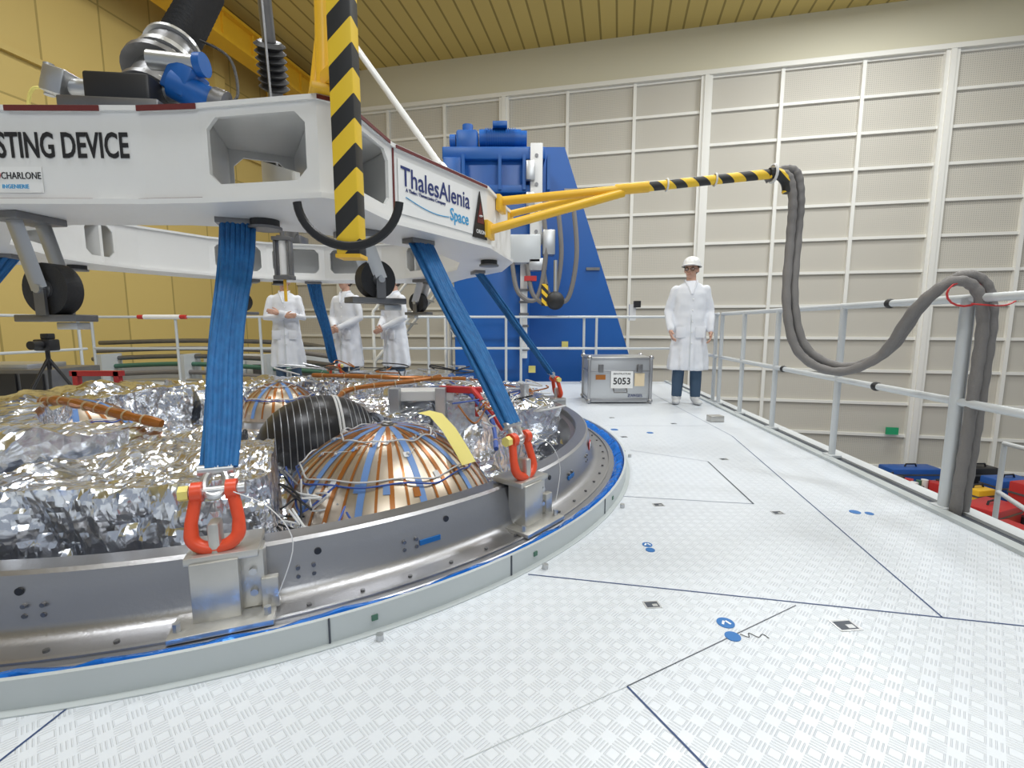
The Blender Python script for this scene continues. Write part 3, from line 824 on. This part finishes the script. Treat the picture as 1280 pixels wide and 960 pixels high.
# ------------------------------------------------------------------ transport case
b = B('aluminium_transport_case')
cx_, cy_ = 1.33, 6.05; w, dp, h = .76, .5, .57
b.box((cx_, cy_, h/2+.012), (w, dp, h), 'zinc', None, .02)
for z in (.05, .40, .555): b.box((cx_, cy_, z), (w+.02, dp+.02, .03), 'steel', None, .004)
for x in (-1, 1):
    for y in (-1, 1):
        b.box((cx_+x*(w/2), cy_+y*(dp/2), h/2+.004), (.035, .035, h), 'steel', None, .006)
        for z in (.034, h): b.sph((cx_+x*(w/2), cy_+y*(dp/2), z), .032, 'steel', 10)
for x in (-.24, .24): b.box((cx_+x, cy_-dp/2-.02, .44), (.06, .025, .1), 'darksteel', None, .004)
b.tube([(cx_-.08, cy_-.27, .19), (cx_-.08, cy_-.31, .15), (cx_+.08, cy_-.31, .15), (cx_+.08, cy_-.27, .19)], .009, 'darksteel', 8)
fy = cy_-dp/2-.006
b.box((cx_+.02, fy-.012, .30), (.27, .008, .21), 'label')
b.text('5053', .115, basis((1, 0, 0), (0, 0, 1), (0, -1, 0), (cx_+.02, fy-.018, .245)), 'black', .95, 'CENTER', off=.002)
b.text('ESM-STRUCTURE', .028, basis((1, 0, 0), (0, 0, 1), (0, -1, 0), (cx_+.02, fy-.018, .365)), 'black', 1.0, 'CENTER')
b.box((cx_+.24, fy, .30), (.12, .008, .16), 'buff'); b.box((cx_-.24, fy, .33), (.12, .008, .06), 'kapton')
b.text('ZARGES', .05, basis((1, 0, 0), (0, 0, 1), (0, -1, 0), (cx_+.10, fy-.006, .085)), 'navy', 1.0)
b.done()
b = B('aluminium_block')
b.box((2.06, 4.72, .031), (.14, .1, .06), 'block', Matrix.Rotation(.1, 3, 'Z'), .005); b.done()

# ------------------------------------------------------------------ spacecraft module
def crinkle(p, off, amp):
    vd = noise.voronoi(p*2.8+off)[0]; a_ = (vd[1]-vd[0])*amp*1.6
    vd = noise.voronoi(p*6.5+off*2)[0]; c_ = (vd[1]-vd[0])*amp*.70
    vd = noise.voronoi(p*14+off*3)[0]; e_ = (vd[1]-vd[0])*amp*.28
    return a_+c_+e_+noise.noise(p*2.0+off)*amp*1.0-.75*amp
def foil_sector(b, a0, a1, r0, r1, h, seed, k='foil', amp=.065, na=150, nr=28, z0=.02):
    off = Vector((seed*7.3, seed*3.1, seed*1.7))
    prof = []
    nz = 20
    for i in range(nz): prof.append((r1, z0+h*i/nz))
    for i in range(nr): prof.append((r1+(r0-r1)*i/nr, z0+h))
    for i in range(nz+1): prof.append((r0, z0+h-h*i/nz))
    verts = []; m_ = len(prof); rnd = random.Random(seed)
    for i in range(na+1):
        f = i/na; az = a0+(a1-a0)*f
        endf = min(1, min(f, 1-f)*na/4.0)
        for (r, z) in prof:
            rc = (r0+r1)/2
            rr = rc+(r-rc)*(.6+.4*endf); zz = z0+(z-z0)*(.05+.95*endf)
            p = P(az+rnd.uniform(-.1, .1), rr, zz)
            nv = (p-P(az, rc, z0+h*.5)).normalized()
            p = p+nv*crinkle(p, off, amp)+Vector((rnd.uniform(-1, 1), rnd.uniform(-1, 1), rnd.uniform(-1, 1)))*.0010
            dx = (p-C); dx.z = 0
            if dx.length > 2.21: p = Vector((C.x+dx.x/dx.length*2.21, C.y+dx.y/dx.length*2.21, p.z))
            verts.append(p)
    fs = []
    for i in range(na):
        for j in range(m_-1):
            a_, b_, c_, d_ = i*m_+j, (i+1)*m_+j, (i+1)*m_+j+1, i*m_+j+1
            if (i+j) % 2: fs += [[a_, b_, c_], [a_, c_, d_]]
            else: fs += [[a_, b_, d_], [b_, c_, d_]]
    fs += [list(range(m_)), [na*m_+j for j in range(m_)]]
    b.add(verts, fs, k, True)

def foil_floor(b):
    na, nr = 200, 50; verts = []; rnd = random.Random(3)
    for i in range(na):
        for j in range(nr):
            p = P(i*360/na+rnd.uniform(-.3, .3), .05+2.14*j/(nr-1), 0)
            z = .05+crinkle(p, Vector((1, 2, 3)), .09)
            if j >= nr-2: z *= .8
            verts.append(Vector((p.x, p.y, z)))
    fs = []
    for i in range(na):
        i2 = (i+1) % na
        for j in range(nr-1):
            a_, b_, c_, d_ = i*nr+j, i2*nr+j, i2*nr+j+1, i*nr+j+1
            fs += [[a_, b_, c_], [a_, c_, d_]]
    b.add(verts, fs, 'foil', True)

b = B('spacecraft_service_module')
foil_floor(b)
foil_sector(b, -91, -65, 1.50, 2.14, .41, 1)
foil_sector(b, -150, -92, 1.35, 2.14, .48, 2, na=220)
foil_sector(b, -118, -74, .95, 1.50, .38, 11, amp=.08)
foil_sector(b, 150, 212, 1.3, 2.1, .42, 3, na=180)
foil_sector(b, 95, 150, 1.3, 2.1, .36, 4)
foil_sector(b, 48, 96, 1.0, 2.1, .40, 5)
foil_sector(b, -12, 18, 1.55, 2.12, .36, 6, amp=.08)
foil_sector(b, 16, 50, 1.2, 2.1, .38, 7, amp=.08)
foil_sector(b, -14, 60, .55, 1.1, .30, 8, amp=.08)
foil_sector(b, -24, -10, 1.8, 2.14, .24, 10, amp=.06, na=50)
def dome(c, r, h, nst, seed, base=.02):
    c = Vector(c); prof = []
    rs = (r*r+h*h)/(2*h)
    def pt(f, az, lift=0):
        rr = r*(1-f); z = sqrt(max(0, (rs+0)**2-rr*rr))-(rs-h)
        n_ = Vector((rr*cos(az), rr*sin(az), z+(rs-h))).normalized()
        return c+Vector((rr*cos(az), rr*sin(az), z))+n_*lift
    for i in range(25):
        q = pt(i/24, 0); prof.append((q.x-c.x, q.z-c.z))
    b.lathe([(r*1.03, -.1), (r*1.03, .0)]+prof, 'tan', Matrix.Translation(c), 64)
    b.lathe([(r*1.05, -.04), (r*1.05, .012), (r*1.0, .02)], 'steel', Matrix.Translation(c), 64)
    rnd = random.Random(seed)
    for k in range(nst):
        az = 2*pi*k/nst
        mk = 'bluetape' if k % 4 == 1 else 'kapton'
        wd = .034 if mk == 'bluetape' else (.024 if k % 2 else .013)
        vv = []; ns = 14; f1 = .90 if k % 2 else .70
        for i in range(ns+1):
            f = .02+(f1-.02)*i/ns
            rr = max(.03, r*(1-f)); da = wd/2/rr if rr > .1 else wd/2/.1
            vv += [pt(f, az-da, .003), pt(f, az+da, .003)]
        b.add(vv, [[2*i, 2*i+1, 2*i+3, 2*i+2] for i in range(ns)], mk)
        if k % 2 == 0:
            for f in (rnd.uniform(.10, .3), rnd.uniform(.35, .6)):
                dz_ = .04/r
                q0 = [pt(f, az+.06, .005), pt(f, az+.06+dz_, .005), pt(f+.05, az+.06+dz_, .005), pt(f+.05, az+.06, .005)]
                b.add(q0, [[0, 1, 2, 3]], rnd.choice(['kapton', 'whitetape', 'kapton', 'bluetape']))
            q = pt(f+.03, az+.13, .008); b.sph(q, .009, 'whitetape', 8)
            b.tube([pt(f+t*.02, az+.13+t*.04, .01+.012*sin(t)) for t in range(6)], .0022, 'wire_w', 5)
    for (f, k_) in ((.20, 'wire_b'), (.23, 'wire_w'), (.58, 'wire_w')):
        b.tube([pt(f+.012*sin(9*a)+.01*sin(4*a+seed), a, .012+.008*sin(11*a)) for a in [2*pi*i/90 for i in range(90)]], .0045, k_, 6, closed=True)
    b.tube([pt(.95, a, .006) for a in [2*pi*i/24 for i in range(24)]], .006, 'steel', 6, closed=True)
dome((-.72, 2.68, -.01), .60, .41, 44, 1)
dome((-2.20, 4.45, .10), .36, .33, 24, 2)
dome((-.52, 4.75, .10), .36, .32, 24, 3)
dome((-3.15, 3.35, .14), .40, .30, 24, 4)
# black overwrapped pressure tank with composite banding
c = Vector((-1.40, 3.40, .08))
b.sph(c, (.44, .38, .38), 'carbon', 40, Matrix.Rotation(.5, 3, 'Z'))
bands = [(.08, 'whitetape', .009), (.10, 'whitetape', .009)]+[(-.30+.035*i, 'band', .0035) for i in range(10)]+[(.15+.03*i, 'band', .0035) for i in range(6)]
for off, k, tr in bands:
    rr_ = .381*sqrt(max(.01, 1-(off*1.16/.44)**2))
    ring = []
    for i in range(48):
        t = 2*pi*i/48; q = Matrix.Rotation(.5, 3, 'Z') @ Vector((off*1.16, rr_*cos(t), rr_*sin(t))); ring.append(c+q)
    b.tube(ring, tr, k, 6, closed=True)
def harness(pts, r, k, ties=True):
    path = catmull(pts, 10); b.tube(path, [r*(1+.15*sin(i*.9)) for i in range(len(path))], k, 10)
    for i in range(3, len(path)-2, 4):
        dd_ = (path[i+1]-path[i-1]).normalized()
        b.cyl(path[i]-dd_*.005, path[i]+dd_*.005, r*1.15, 'tie', seg=10)
harness([P(-146, 1.35, .50), P(-138, 1.25, .52), P(-125, 1.15, .50), P(-112, 1.1, .47), P(-100, 1.05, .42)], .026, 'kapton')
harness([P(-20, .5, .40), P(10, .5, .46), P(25, .9, .48), P(30, 1.3, .50)], .020, 'kapton')
harness([P(100, 1.0, .48), P(60, .8, .50), P(35, 1.0, .50), P(25, 1.5, .48)], .02, 'kapton')
harness([P(-30, 1.95, .26), P(-20, 1.75, .36), P(-5, 1.5, .42), P(10, 1.4, .46)], .014, 'wire_b')
for s_ in range(24):
    rnd = random.Random(s_+50); az = rnd.uniform(-22, 25); r = rnd.uniform(1.3, 2.1)
    pts = [P(az+rnd.uniform(-7, 7)*i*.5, r+rnd.uniform(-.15, .15), .36+.12*rnd.random()) for i in range(5)]
    b.tube(catmull(pts, 6), .006, rnd.choice(['wire_w', 'wire_b', 'black', 'kapton', 'zinc', 'wire_w']), 6)
for s_ in range(20):
    rnd = random.Random(s_+90); az = rnd.uniform(-66, -58); r = rnd.uniform(1.3, 2.1)
    pts = [P(az+rnd.uniform(-3, 3), r+rnd.uniform(-.2, .2), .08+.14*rnd.random()) for i in range(4)]
    b.tube(catmull(pts, 6), .005, rnd.choice(['wire_w', 'wire_b', 'black', 'zinc', 'wire_w']), 6)
for s_ in range(16):
    rnd = random.Random(s_+190); az = rnd.uniform(40, 130); r = rnd.uniform(1.0, 2.0)
    pts = [P(az+rnd.uniform(-9, 9), r+rnd.uniform(-.2, .2), .46+.1*rnd.random()) for i in range(4)]
    b.tube(catmull(pts, 6), .007, rnd.choice(['wire_w', 'darksteel', 'black', 'kapton', 'zinc']), 6)
b.box((-.72, 3.75, .42), (.5, .22, .08), 'white_paint', Matrix.Rotation(.1, 3, 'Z'), .01)
b.box((-.40, 3.65, .47), (.35, .05, .05), 'redcase', Matrix.Rotation(-.3, 3, 'Z'), .005); b.box((-.25, 3.5, .40), (.05, .05, .22), 'redcase', None, .005)
b.tube([(-.3, 3.5, .5), (-.15, 3.3, .36), (-.05, 3.2, .24)], .02, 'redcase', 8)
b.box((-.55, 3.62, .36), (.08, .08, .26), 'zinc', None, .006); b.box((-.9, 3.6, .36), (.08, .08, .26), 'zinc', None, .006)
b.cyl((-.1, 3.6, .2), (-.1, 3.6, .52), .03, 'zinc'); b.cyl((.1, 3.75, .2), (.1, 3.75, .5), .035, 'zinc')
b.box((-4.05, 4.6, .50), (.5, .05, .05), 'redcase'); b.box((-3.85, 4.6, .42), (.05, .05, .2), 'redcase'); b.box((-4.25, 4.6, .42), (.05, .05, .2), 'redcase')
tg = [Vector((-.56, 2.95, .41)), Vector((-.46, 2.82, .415)), Vector((-.36, 2.66, .36)), Vector((-.27, 2.52, .27)), Vector((-.23, 2.46, .22))]
vv = []
for p in tg: vv += [p+Vector((-.035, -.02, .01)), p+Vector((.035, .02, .02))]
b.add(vv, [[2*i, 2*i+1, 2*i+3, 2*i+2] for i in range(len(tg)-1)], 'yellowtag')
b.done(sharp=20)

# ------------------------------------------------------------------ people
def loft(b, secs, k='coat', seg=28):
    verts = []
    for (z, cx, cy, rx, ry) in secs:
        for j in range(seg):
            a = 2*pi*j/seg; verts.append(Vector((cx+rx*cos(a), cy+ry*sin(a), z)))
    fs = []
    n = len(secs)
    for i in range(n-1):
        for j in range(seg):
            j2 = (j+1) % seg; fs.append([i*seg+j, i*seg+j2, (i+1)*seg+j2, (i+1)*seg+j])
    fs += [list(range(seg))[::-1], [(n-1)*seg+j for j in range(seg)]]
    b.add(verts, fs, k)

def capsule(b, pts, r, k='coat', seg=14):
    b.tube(pts, r, k, seg)
    b.sph(pts[0], r[0], k, seg); b.sph(pts[-1], r[-1], k, seg)

def person(loc, face, arms, headyaw=0, helmet=True, glasses=True, hair='hair', trousers='jeans', headpitch=0, scale=1.0):
    b = B('technician')
    t = B('c')
    loft(t, [(.42, 0, .01, .235, .160), (.50, 0, .01, .232, .160), (.70, 0, .01, .214, .150), (.92, 0, .005, .192, .140), (1.06, 0, 0, .176, .126),
             (1.20, 0, 0, .182, .124), (1.34, 0, 0, .190, .118), (1.41, 0, .005, .172, .102), (1.455, 0, .01, .118, .082), (1.49, 0, .012, .070, .066), (1.505, 0, .012, .058, .058)])
    for arm in arms:
        capsule(t, [Vector(p) for p in arm[:1]+[tuple((Vector(arm[0])*.5+Vector(arm[1])*.5))]+arm[1:2]+[tuple((Vector(arm[1])*.5+Vector(arm[2])*.5))]+arm[2:3]], [.062, .057, .051, .048, .042])
    me = remeshed(t, .014, 3, .5)
    for v in me.vertices:
        p = v.co; a = atan2(p.y, p.x)
        if p.z < 1.0 and p.x**2+p.y**2 < .09:
            f = (1.0-p.z)*.030*sin(a*9+p.z*3)
            v.co = Vector((p.x*(1+f/.2), p.y*(1+f/.2), p.z))
        q = noise.noise(p*11)*.010; v.co = v.co+v.normal*q
    b.mesh(me, Matrix(), 'coat'); D.meshes.remove(me)
    b.box((0, -.133, .78), (.008, .03, .62), 'railgrey', Matrix.Rotation(-.05, 3, 'X'))
    for sx in (-1, 1):
        b.tube(catmull([(.065*sx, .02, 1.50), (.06*sx, -.05, 1.48), (.03*sx, -.10, 1.40), (.005*sx, -.125, 1.33)], 5), [.014]*16, 'coat', 8, sc=(1, .8))
        b.box((.11*sx, -.133, .88), (.11, .012, .13), 'coat', None, .004)
    for i in range(5): b.sph((.015, -.144+.004*i, .75+i*.13), .008, 'label', 8)
    t = B('l')
    for sx in (-1, 1):
        capsule(t, [Vector((.085*sx, .0, .82)), Vector((.095*sx, -.005, .62)), Vector((.10*sx, -.01, .47)), Vector((.105*sx, .01, .28)), Vector((.11*sx, .02, .10))], [.095, .085, .072, .070, .062])
    t.sph((0, 0, .86), (.15, .10, .12), 'coat')
    me = remeshed(t, .013, 3); b.mesh(me, Matrix(), trousers); D.meshes.remove(me)
    for sx in (-1, 1):
        t = B('s')
        t.sph((.125*sx, -.08, .035), (.05, .10, .036), 'shoe', 16, Matrix.Rotation(.2*sx, 3, 'Z')); t.sph((.112*sx, .02, .05), (.048, .065, .05), 'shoe', 16)
        t.cyl((.11*sx, .02, .05), (.11*sx, .02, .12), .058, 'shoe')
        me = remeshed(t, .010, 3)
        for v in me.vertices: v.co.z = max(v.co.z, .002)
        b.mesh(me, Matrix(), 'shoe'); D.meshes.remove(me)
    for ai, arm in enumerate(arms):
        w = Vector(arm[2]); d = (w-Vector(arm[1])).normalized()
        sx = 1 if arm[0][0] > 0 else -1
        side = Vector((0, -1, 0)); side = (side-d*side.dot(d)).normalized()
        if abs(d.y) > .8 or len(arm) > 3:
            side = Vector((0, 0, 1)); side = (side-d*side.dot(d)).normalized()
        pn = d.cross(side).normalized()*(-sx)
        if pn.x*sx > 0: pn = -pn
        t = B('h')
        capsule(t, [w-d*.03, w+d*.03], [.026, .027])
        R = Matrix((side, pn, d)).transposed()
        t.sph(w+d*.065, (.040, .018, .048), 'skin', 14, R)
        for i, (o, l) in enumerate(((.028, .072), (.010, .080), (-.009, .075), (-.027, .058))):
            p0 = w+d*.095+side*o; p1 = p0+d*l*.45+pn*.008; p2 = p1+d*l*.3+pn*.016; p3 = p2+d*l*.18+pn*.018
            capsule(t, [p0-d*.02, p0, p1, p2, p3], [.0095, .0095, .009, .0082, .007], seg=8)
        q0 = w+d*.045+side*.03; q1 = q0+d*.03+side*.022+pn*.01; q2 = q1+d*.03+side*.008+pn*.012
        capsule(t, [q0, q1, q2], [.012, .010, .008], seg=8)
        me = remeshed(t, .0045, 2); b.mesh(me, Matrix(), 'skin'); D.meshes.remove(me)
        b.cyl(w-d*.02, w+d*.012, .040, 'coat', r2=.036)
    hm = Matrix.Translation((0, .0, 1.50)) @ Matrix.Rotation(headyaw, 4, 'Z') @ Matrix.Rotation(headpitch, 4, 'X')
    t = B('hd')
    t.cyl((0, .01, -.05), (0, .0, .07), .055, 'skin'); t.sph((0, .005, .155), (.074, .092, .098), 'skin', 24)
    t.sph((0, -.025, .085), (.058, .062, .062), 'skin', 20); t.sph((0, -.062, .052), (.028, .024, .02), 'skin', 14)
    t.sph((0, -.075, .145), (.05, .02, .018), 'skin', 14)
    capsule(t, [Vector((0, -.086, .14)), Vector((0, -.105, .108))], [.009, .014], seg=10)
    for sx in (-1, 1):
        t.sph((.076*sx, .005, .12), (.012, .02, .032), 'skin', 12); t.sph((.035*sx, -.066, .095), (.02, .016, .02), 'skin', 10)
        t.sph((.011*sx, -.098, .103), .009, 'skin', 8)
    t.sph((0, -.086, .072), (.024, .012, .008), 'skin', 10)
    me = remeshed(t, .006, 3); b.mesh(me, hm, 'skin'); D.meshes.remove(me)
    R3 = hm.to_3x3()
    for sx in (-1, 1):
        b.sph(hm @ Vector((.031*sx, -.082, .128)), (.012, .007, .008), 'label', 10, R3); b.sph(hm @ Vector((.031*sx, -.088, .128)), (.005, .003, .005), 'black', 8, R3)
        b.sph(hm @ Vector((.031*sx, -.087, .148)), (.018, .005, .004), hair, 8, R3)
        if glasses:
            b.tube([hm @ Vector((.034*sx+.023*cos(q), -.098, .126+.017*sin(q))) for q in [2*pi*i/16 for i in range(16)]], .0032, 'black', 6, closed=True)
            b.cyl(hm @ Vector((.057*sx, -.095, .13)), hm @ Vector((.078*sx, .0, .13)), .0025, 'black', seg=6)
    if glasses: b.cyl(hm @ Vector((-.012, -.10, .13)), hm @ Vector((.012, -.10, .13)), .0028, 'black', seg=6)
    b.sph(hm @ Vector((0, -.094, .068)), (.024, .006, .004), 'lips', 10, R3)
    b.sph(hm @ Vector((0, .025, .158)), (.082, .090, .100), hair, 20, R3)
    if helmet:
        prof = [(.112, .0), (.111, .03), (.102, .066), (.080, .094), (.046, .112), (.0, .118)]
        Mh = hm @ Matrix.Translation((0, .0, .165)) @ Matrix.Rotation(radians(-4), 4, 'X') @ Matrix.Diagonal((.93, 1.12, 1, 1))
        b.lathe(prof, 'helmet', Mh, 32); b.lathe([(.122, -.006), (.122, .004), (.106, .012), (.100, -.004)], 'helmet', Mh, 32)
        b.sph(Mh @ Vector((0, -.112, .0)), (.072, .052, .008), 'helmet', 20, R3)
        b.sph(Mh @ Vector((0, 0, .064)), (.018, .115, .058), 'helmet', 20, R3)
    ob = b.done(loc=loc, rot=(0, 0, face)); ob.scale = (scale, scale, scale)
    return ob

man_arms = [[(-.17, 0, 1.385), (-.245, .03, 1.13), (-.225, -.11, .915)], [(.17, 0, 1.385), (.24, .03, 1.13), (.235, -.08, .905)]]
person((2.16, 5.82, 0), radians(-12), man_arms, headyaw=radians(-22))
cross = [[(-.17, 0, 1.385), (-.25, -.06, 1.12), (.02, -.20, 1.14), 1], [(.17, 0, 1.385), (.25, -.06, 1.12), (-.02, -.22, 1.18), 1]]
front = [[(-.17, 0, 1.385), (-.25, -.02, 1.12), (-.05, -.22, 1.0), 1], [(.17, 0, 1.385), (.25, -.02, 1.12), (.05, -.22, .98), 1]]
person((-3.10, 6.55, 0), radians(14), cross, headyaw=radians(5), scale=.95)
person((-2.28, 6.60, 0), radians(-20), front, headyaw=radians(-15), scale=.95)
person((-1.62, 6.60, 0), radians(-40), front, headyaw=radians(-10), scale=.95)

# ------------------------------------------------------------------ left background kit
b = B('camera_tripod')
o = Vector((-4.9, 5.0, 0))
for k in range(3):
    a = 2*pi*k/3+.3; b.cyl(o+Vector((.35*cos(a), .35*sin(a), 0.003)), o+Vector((0, 0, .62)), .016, 'black', seg=10)
b.cyl(o+Vector((0, 0, .5)), o+Vector((0, 0, .72)), .02, 'black'); b.box(o+Vector((0, 0, .76)), (.18, .12, .12), 'black', None, .015); b.cyl(o+Vector((.0, -.05, .76)), o+Vector((.0, -.17, .76)), .045, 'black')
b.box(o+Vector((.02, 0, .85)), (.09, .08, .06), 'black', None, .01)
b.done()
b = B('instrument_rack')
b.box((-6.1, 5.9, .225), (1.3, .7, .44), 'darksteel', None, .01)
for i in range(4): b.box((-6.6+i*.32, 5.53, .25), (.26, .02, .3), 'black')
b.box((-6.2, 5.9, .47), (.8, .5, .06), 'zinc', None, .005)
b.done()
b = B('pipe_manifold')
for i in range(6):
    b.tube(catmull([(-8.5, 9.3+i*.1, -.2+i*.16), (-6.5, 9.2+i*.1, -.1+i*.15), (-4.5, 9.2+i*.1, -.25+i*.17), (-3.2, 9.2, -.3+i*.15)], 6), .045, ['zinc', 'hose', 'greenpipe', 'darksteel', 'hose', 'darksteel'][i], 10)
for x in (-8, -6.4, -4.8, -3.4): b.box((x, 9.4, -1.4), (.1, .5, 3.6), 'railgrey')
b.done()
b = B('control_cabinet')
for i in range(3):
    b.box((-6.4+i*.95, 10.8, -1.45), (.9, .6, 3.5), 'railgrey', None, .01); b.box((-6.4+i*.95, 10.48, -.3), (.6, .02, .8), 'darksteel')
b.done()

# ------------------------------------------------------------------ lower floor clutter on right
def crate(name, x, y, w, d_, h, k, a=.2, zb=FL):
    b = B(name); R = Matrix.Rotation(a, 3, 'Z')
    b.box((x, y, zb+h/2), (w, d_, h), k, R, .03); b.box((x, y, zb+h*.7), (w*1.02, d_*1.02, .04), 'darksteel', R)
    b.tube([Vector((x, y, zb+h))+R @ Vector(q) for q in ((-.15, 0, 0), (-.12, 0, .07), (.12, 0, .07), (.15, 0, 0))], .02, 'black', 8)
    b.done()
crate('blue_storage_crate', 10.4, 12.0, 1.3, .5, .5, 'bluecase', 0); crate('black_toolbox', 11.9, 11.7, .7, .4, .6, 'black', 0); crate('black_toolbox', 9.0, 10.9, .6, .4, .6, 'black', .6)
crate('red_toolbox', 9.9, 9.4, 1.0, .6, .5, 'redcase', .4); crate('red_toolbox', 11.4, 9.8, 1.0, .6, .8, 'redcase'); crate('red_toolbox', 8.9, 8.3, 1.2, .6, .5, 'redcase', .1)
crate('yellow_toolbox', 10.6, 10.4, .5, .4, .5, 'yellow'); crate('blue_storage_crate', 11.7, 10.8, .9, .5, .6, 'bluecase', .1)
crate('black_toolbox', 8.2, 9.2, .8, .5, .4, 'black', .3); crate('red_toolbox', 7.5, 7.6, .9, .6, .45, 'redcase', .8); crate('black_toolbox', 8.1, 10.2, .7, .5, .5, 'darksteel', .1)
crate('black_toolbox', 9.0, 12.3, .8, .4, .5, 'black', .2)
b = B('tool_clutter')
rnd = random.Random(21)
for i in range(46):
    x, y = rnd.choice([(10.0, 11.2), (10.0, 11.2), (9.0, 9.6), (10.9, 9.2), (9.5, 8.7)]); x += rnd.uniform(-.55, .55); y += rnd.uniform(-.28, .28)
    s_ = (rnd.uniform(.08, .3), rnd.uniform(.08, .25), rnd.uniform(.08, .42))
    k = rnd.choice(['black', 'label', 'bluecase', 'redcase', 'yellow', 'darksteel', 'zinc', 'greenpipe', 'black'])
    if i % 3: b.box((x, y, FL+s_[2]/2), s_, k, Matrix.Rotation(rnd.uniform(0, 3), 3, 'Z'), .01)
    else: b.cyl((x, y, FL), (x, y, FL+s_[2]), s_[0]*.4, k)
b.done()
b = railing('stair_handrail', [(3.6, 2.9, -.9), (4.9, 4.6, -1.2)], [(3.6, 2.9, -.9), (4.9, 4.6, -1.2)], 1.0, .5)
b.done()

# ------------------------------------------------------------------ lights, world, camera
def area(x, y, z, sx, sy, e, col=(1, .98, .95), tgt=None):
    l = D.lights.new('overhead_light', 'AREA'); l.shape = 'RECTANGLE'; l.size = sx; l.size_y = sy; l.energy = e; l.color = col
    o = D.objects.new('overhead_light', l); o.location = (x, y, z); sc.collection.objects.link(o)
    if tgt: o.rotation_euler = (Vector(tgt)-Vector((x, y, z))).to_track_quat('-Z', 'Y').to_euler()
    return o
for (x, y) in ((-3.5, 1), (-3.5, 8), (2.5, 1), (3, 8), (8, 4), (8, 10)):
    area(x, y, 9.0, 2.2, 1.0, 305, (.955, .98, 1))  # ceiling lamps, facing straight down
area(2, -6, 7, 5, 3, 250, (.92, .965, 1), (0, 4, 1))  # wide area light behind the camera, well below the ceiling, tilted towards the platform
w = D.worlds.new('World'); sc.world = w; w.use_nodes = True
bg = w.node_tree.nodes['Background']; bg.inputs[0].default_value = (.80, .88, 1, 1); bg.inputs[1].default_value = .38

cam = D.cameras.new('Camera'); co = D.objects.new('Camera', cam); sc.collection.objects.link(co)
cam.sensor_width = 36; cam.lens = 16.65; cam.clip_start = .02; cam.clip_end = 200
co.location = (0, 0, .97); co.rotation_euler = (radians(90-7.12), 0, 0)
sc.camera = co
sc.view_settings.view_transform = 'Standard'
sc.view_settings.exposure = 0
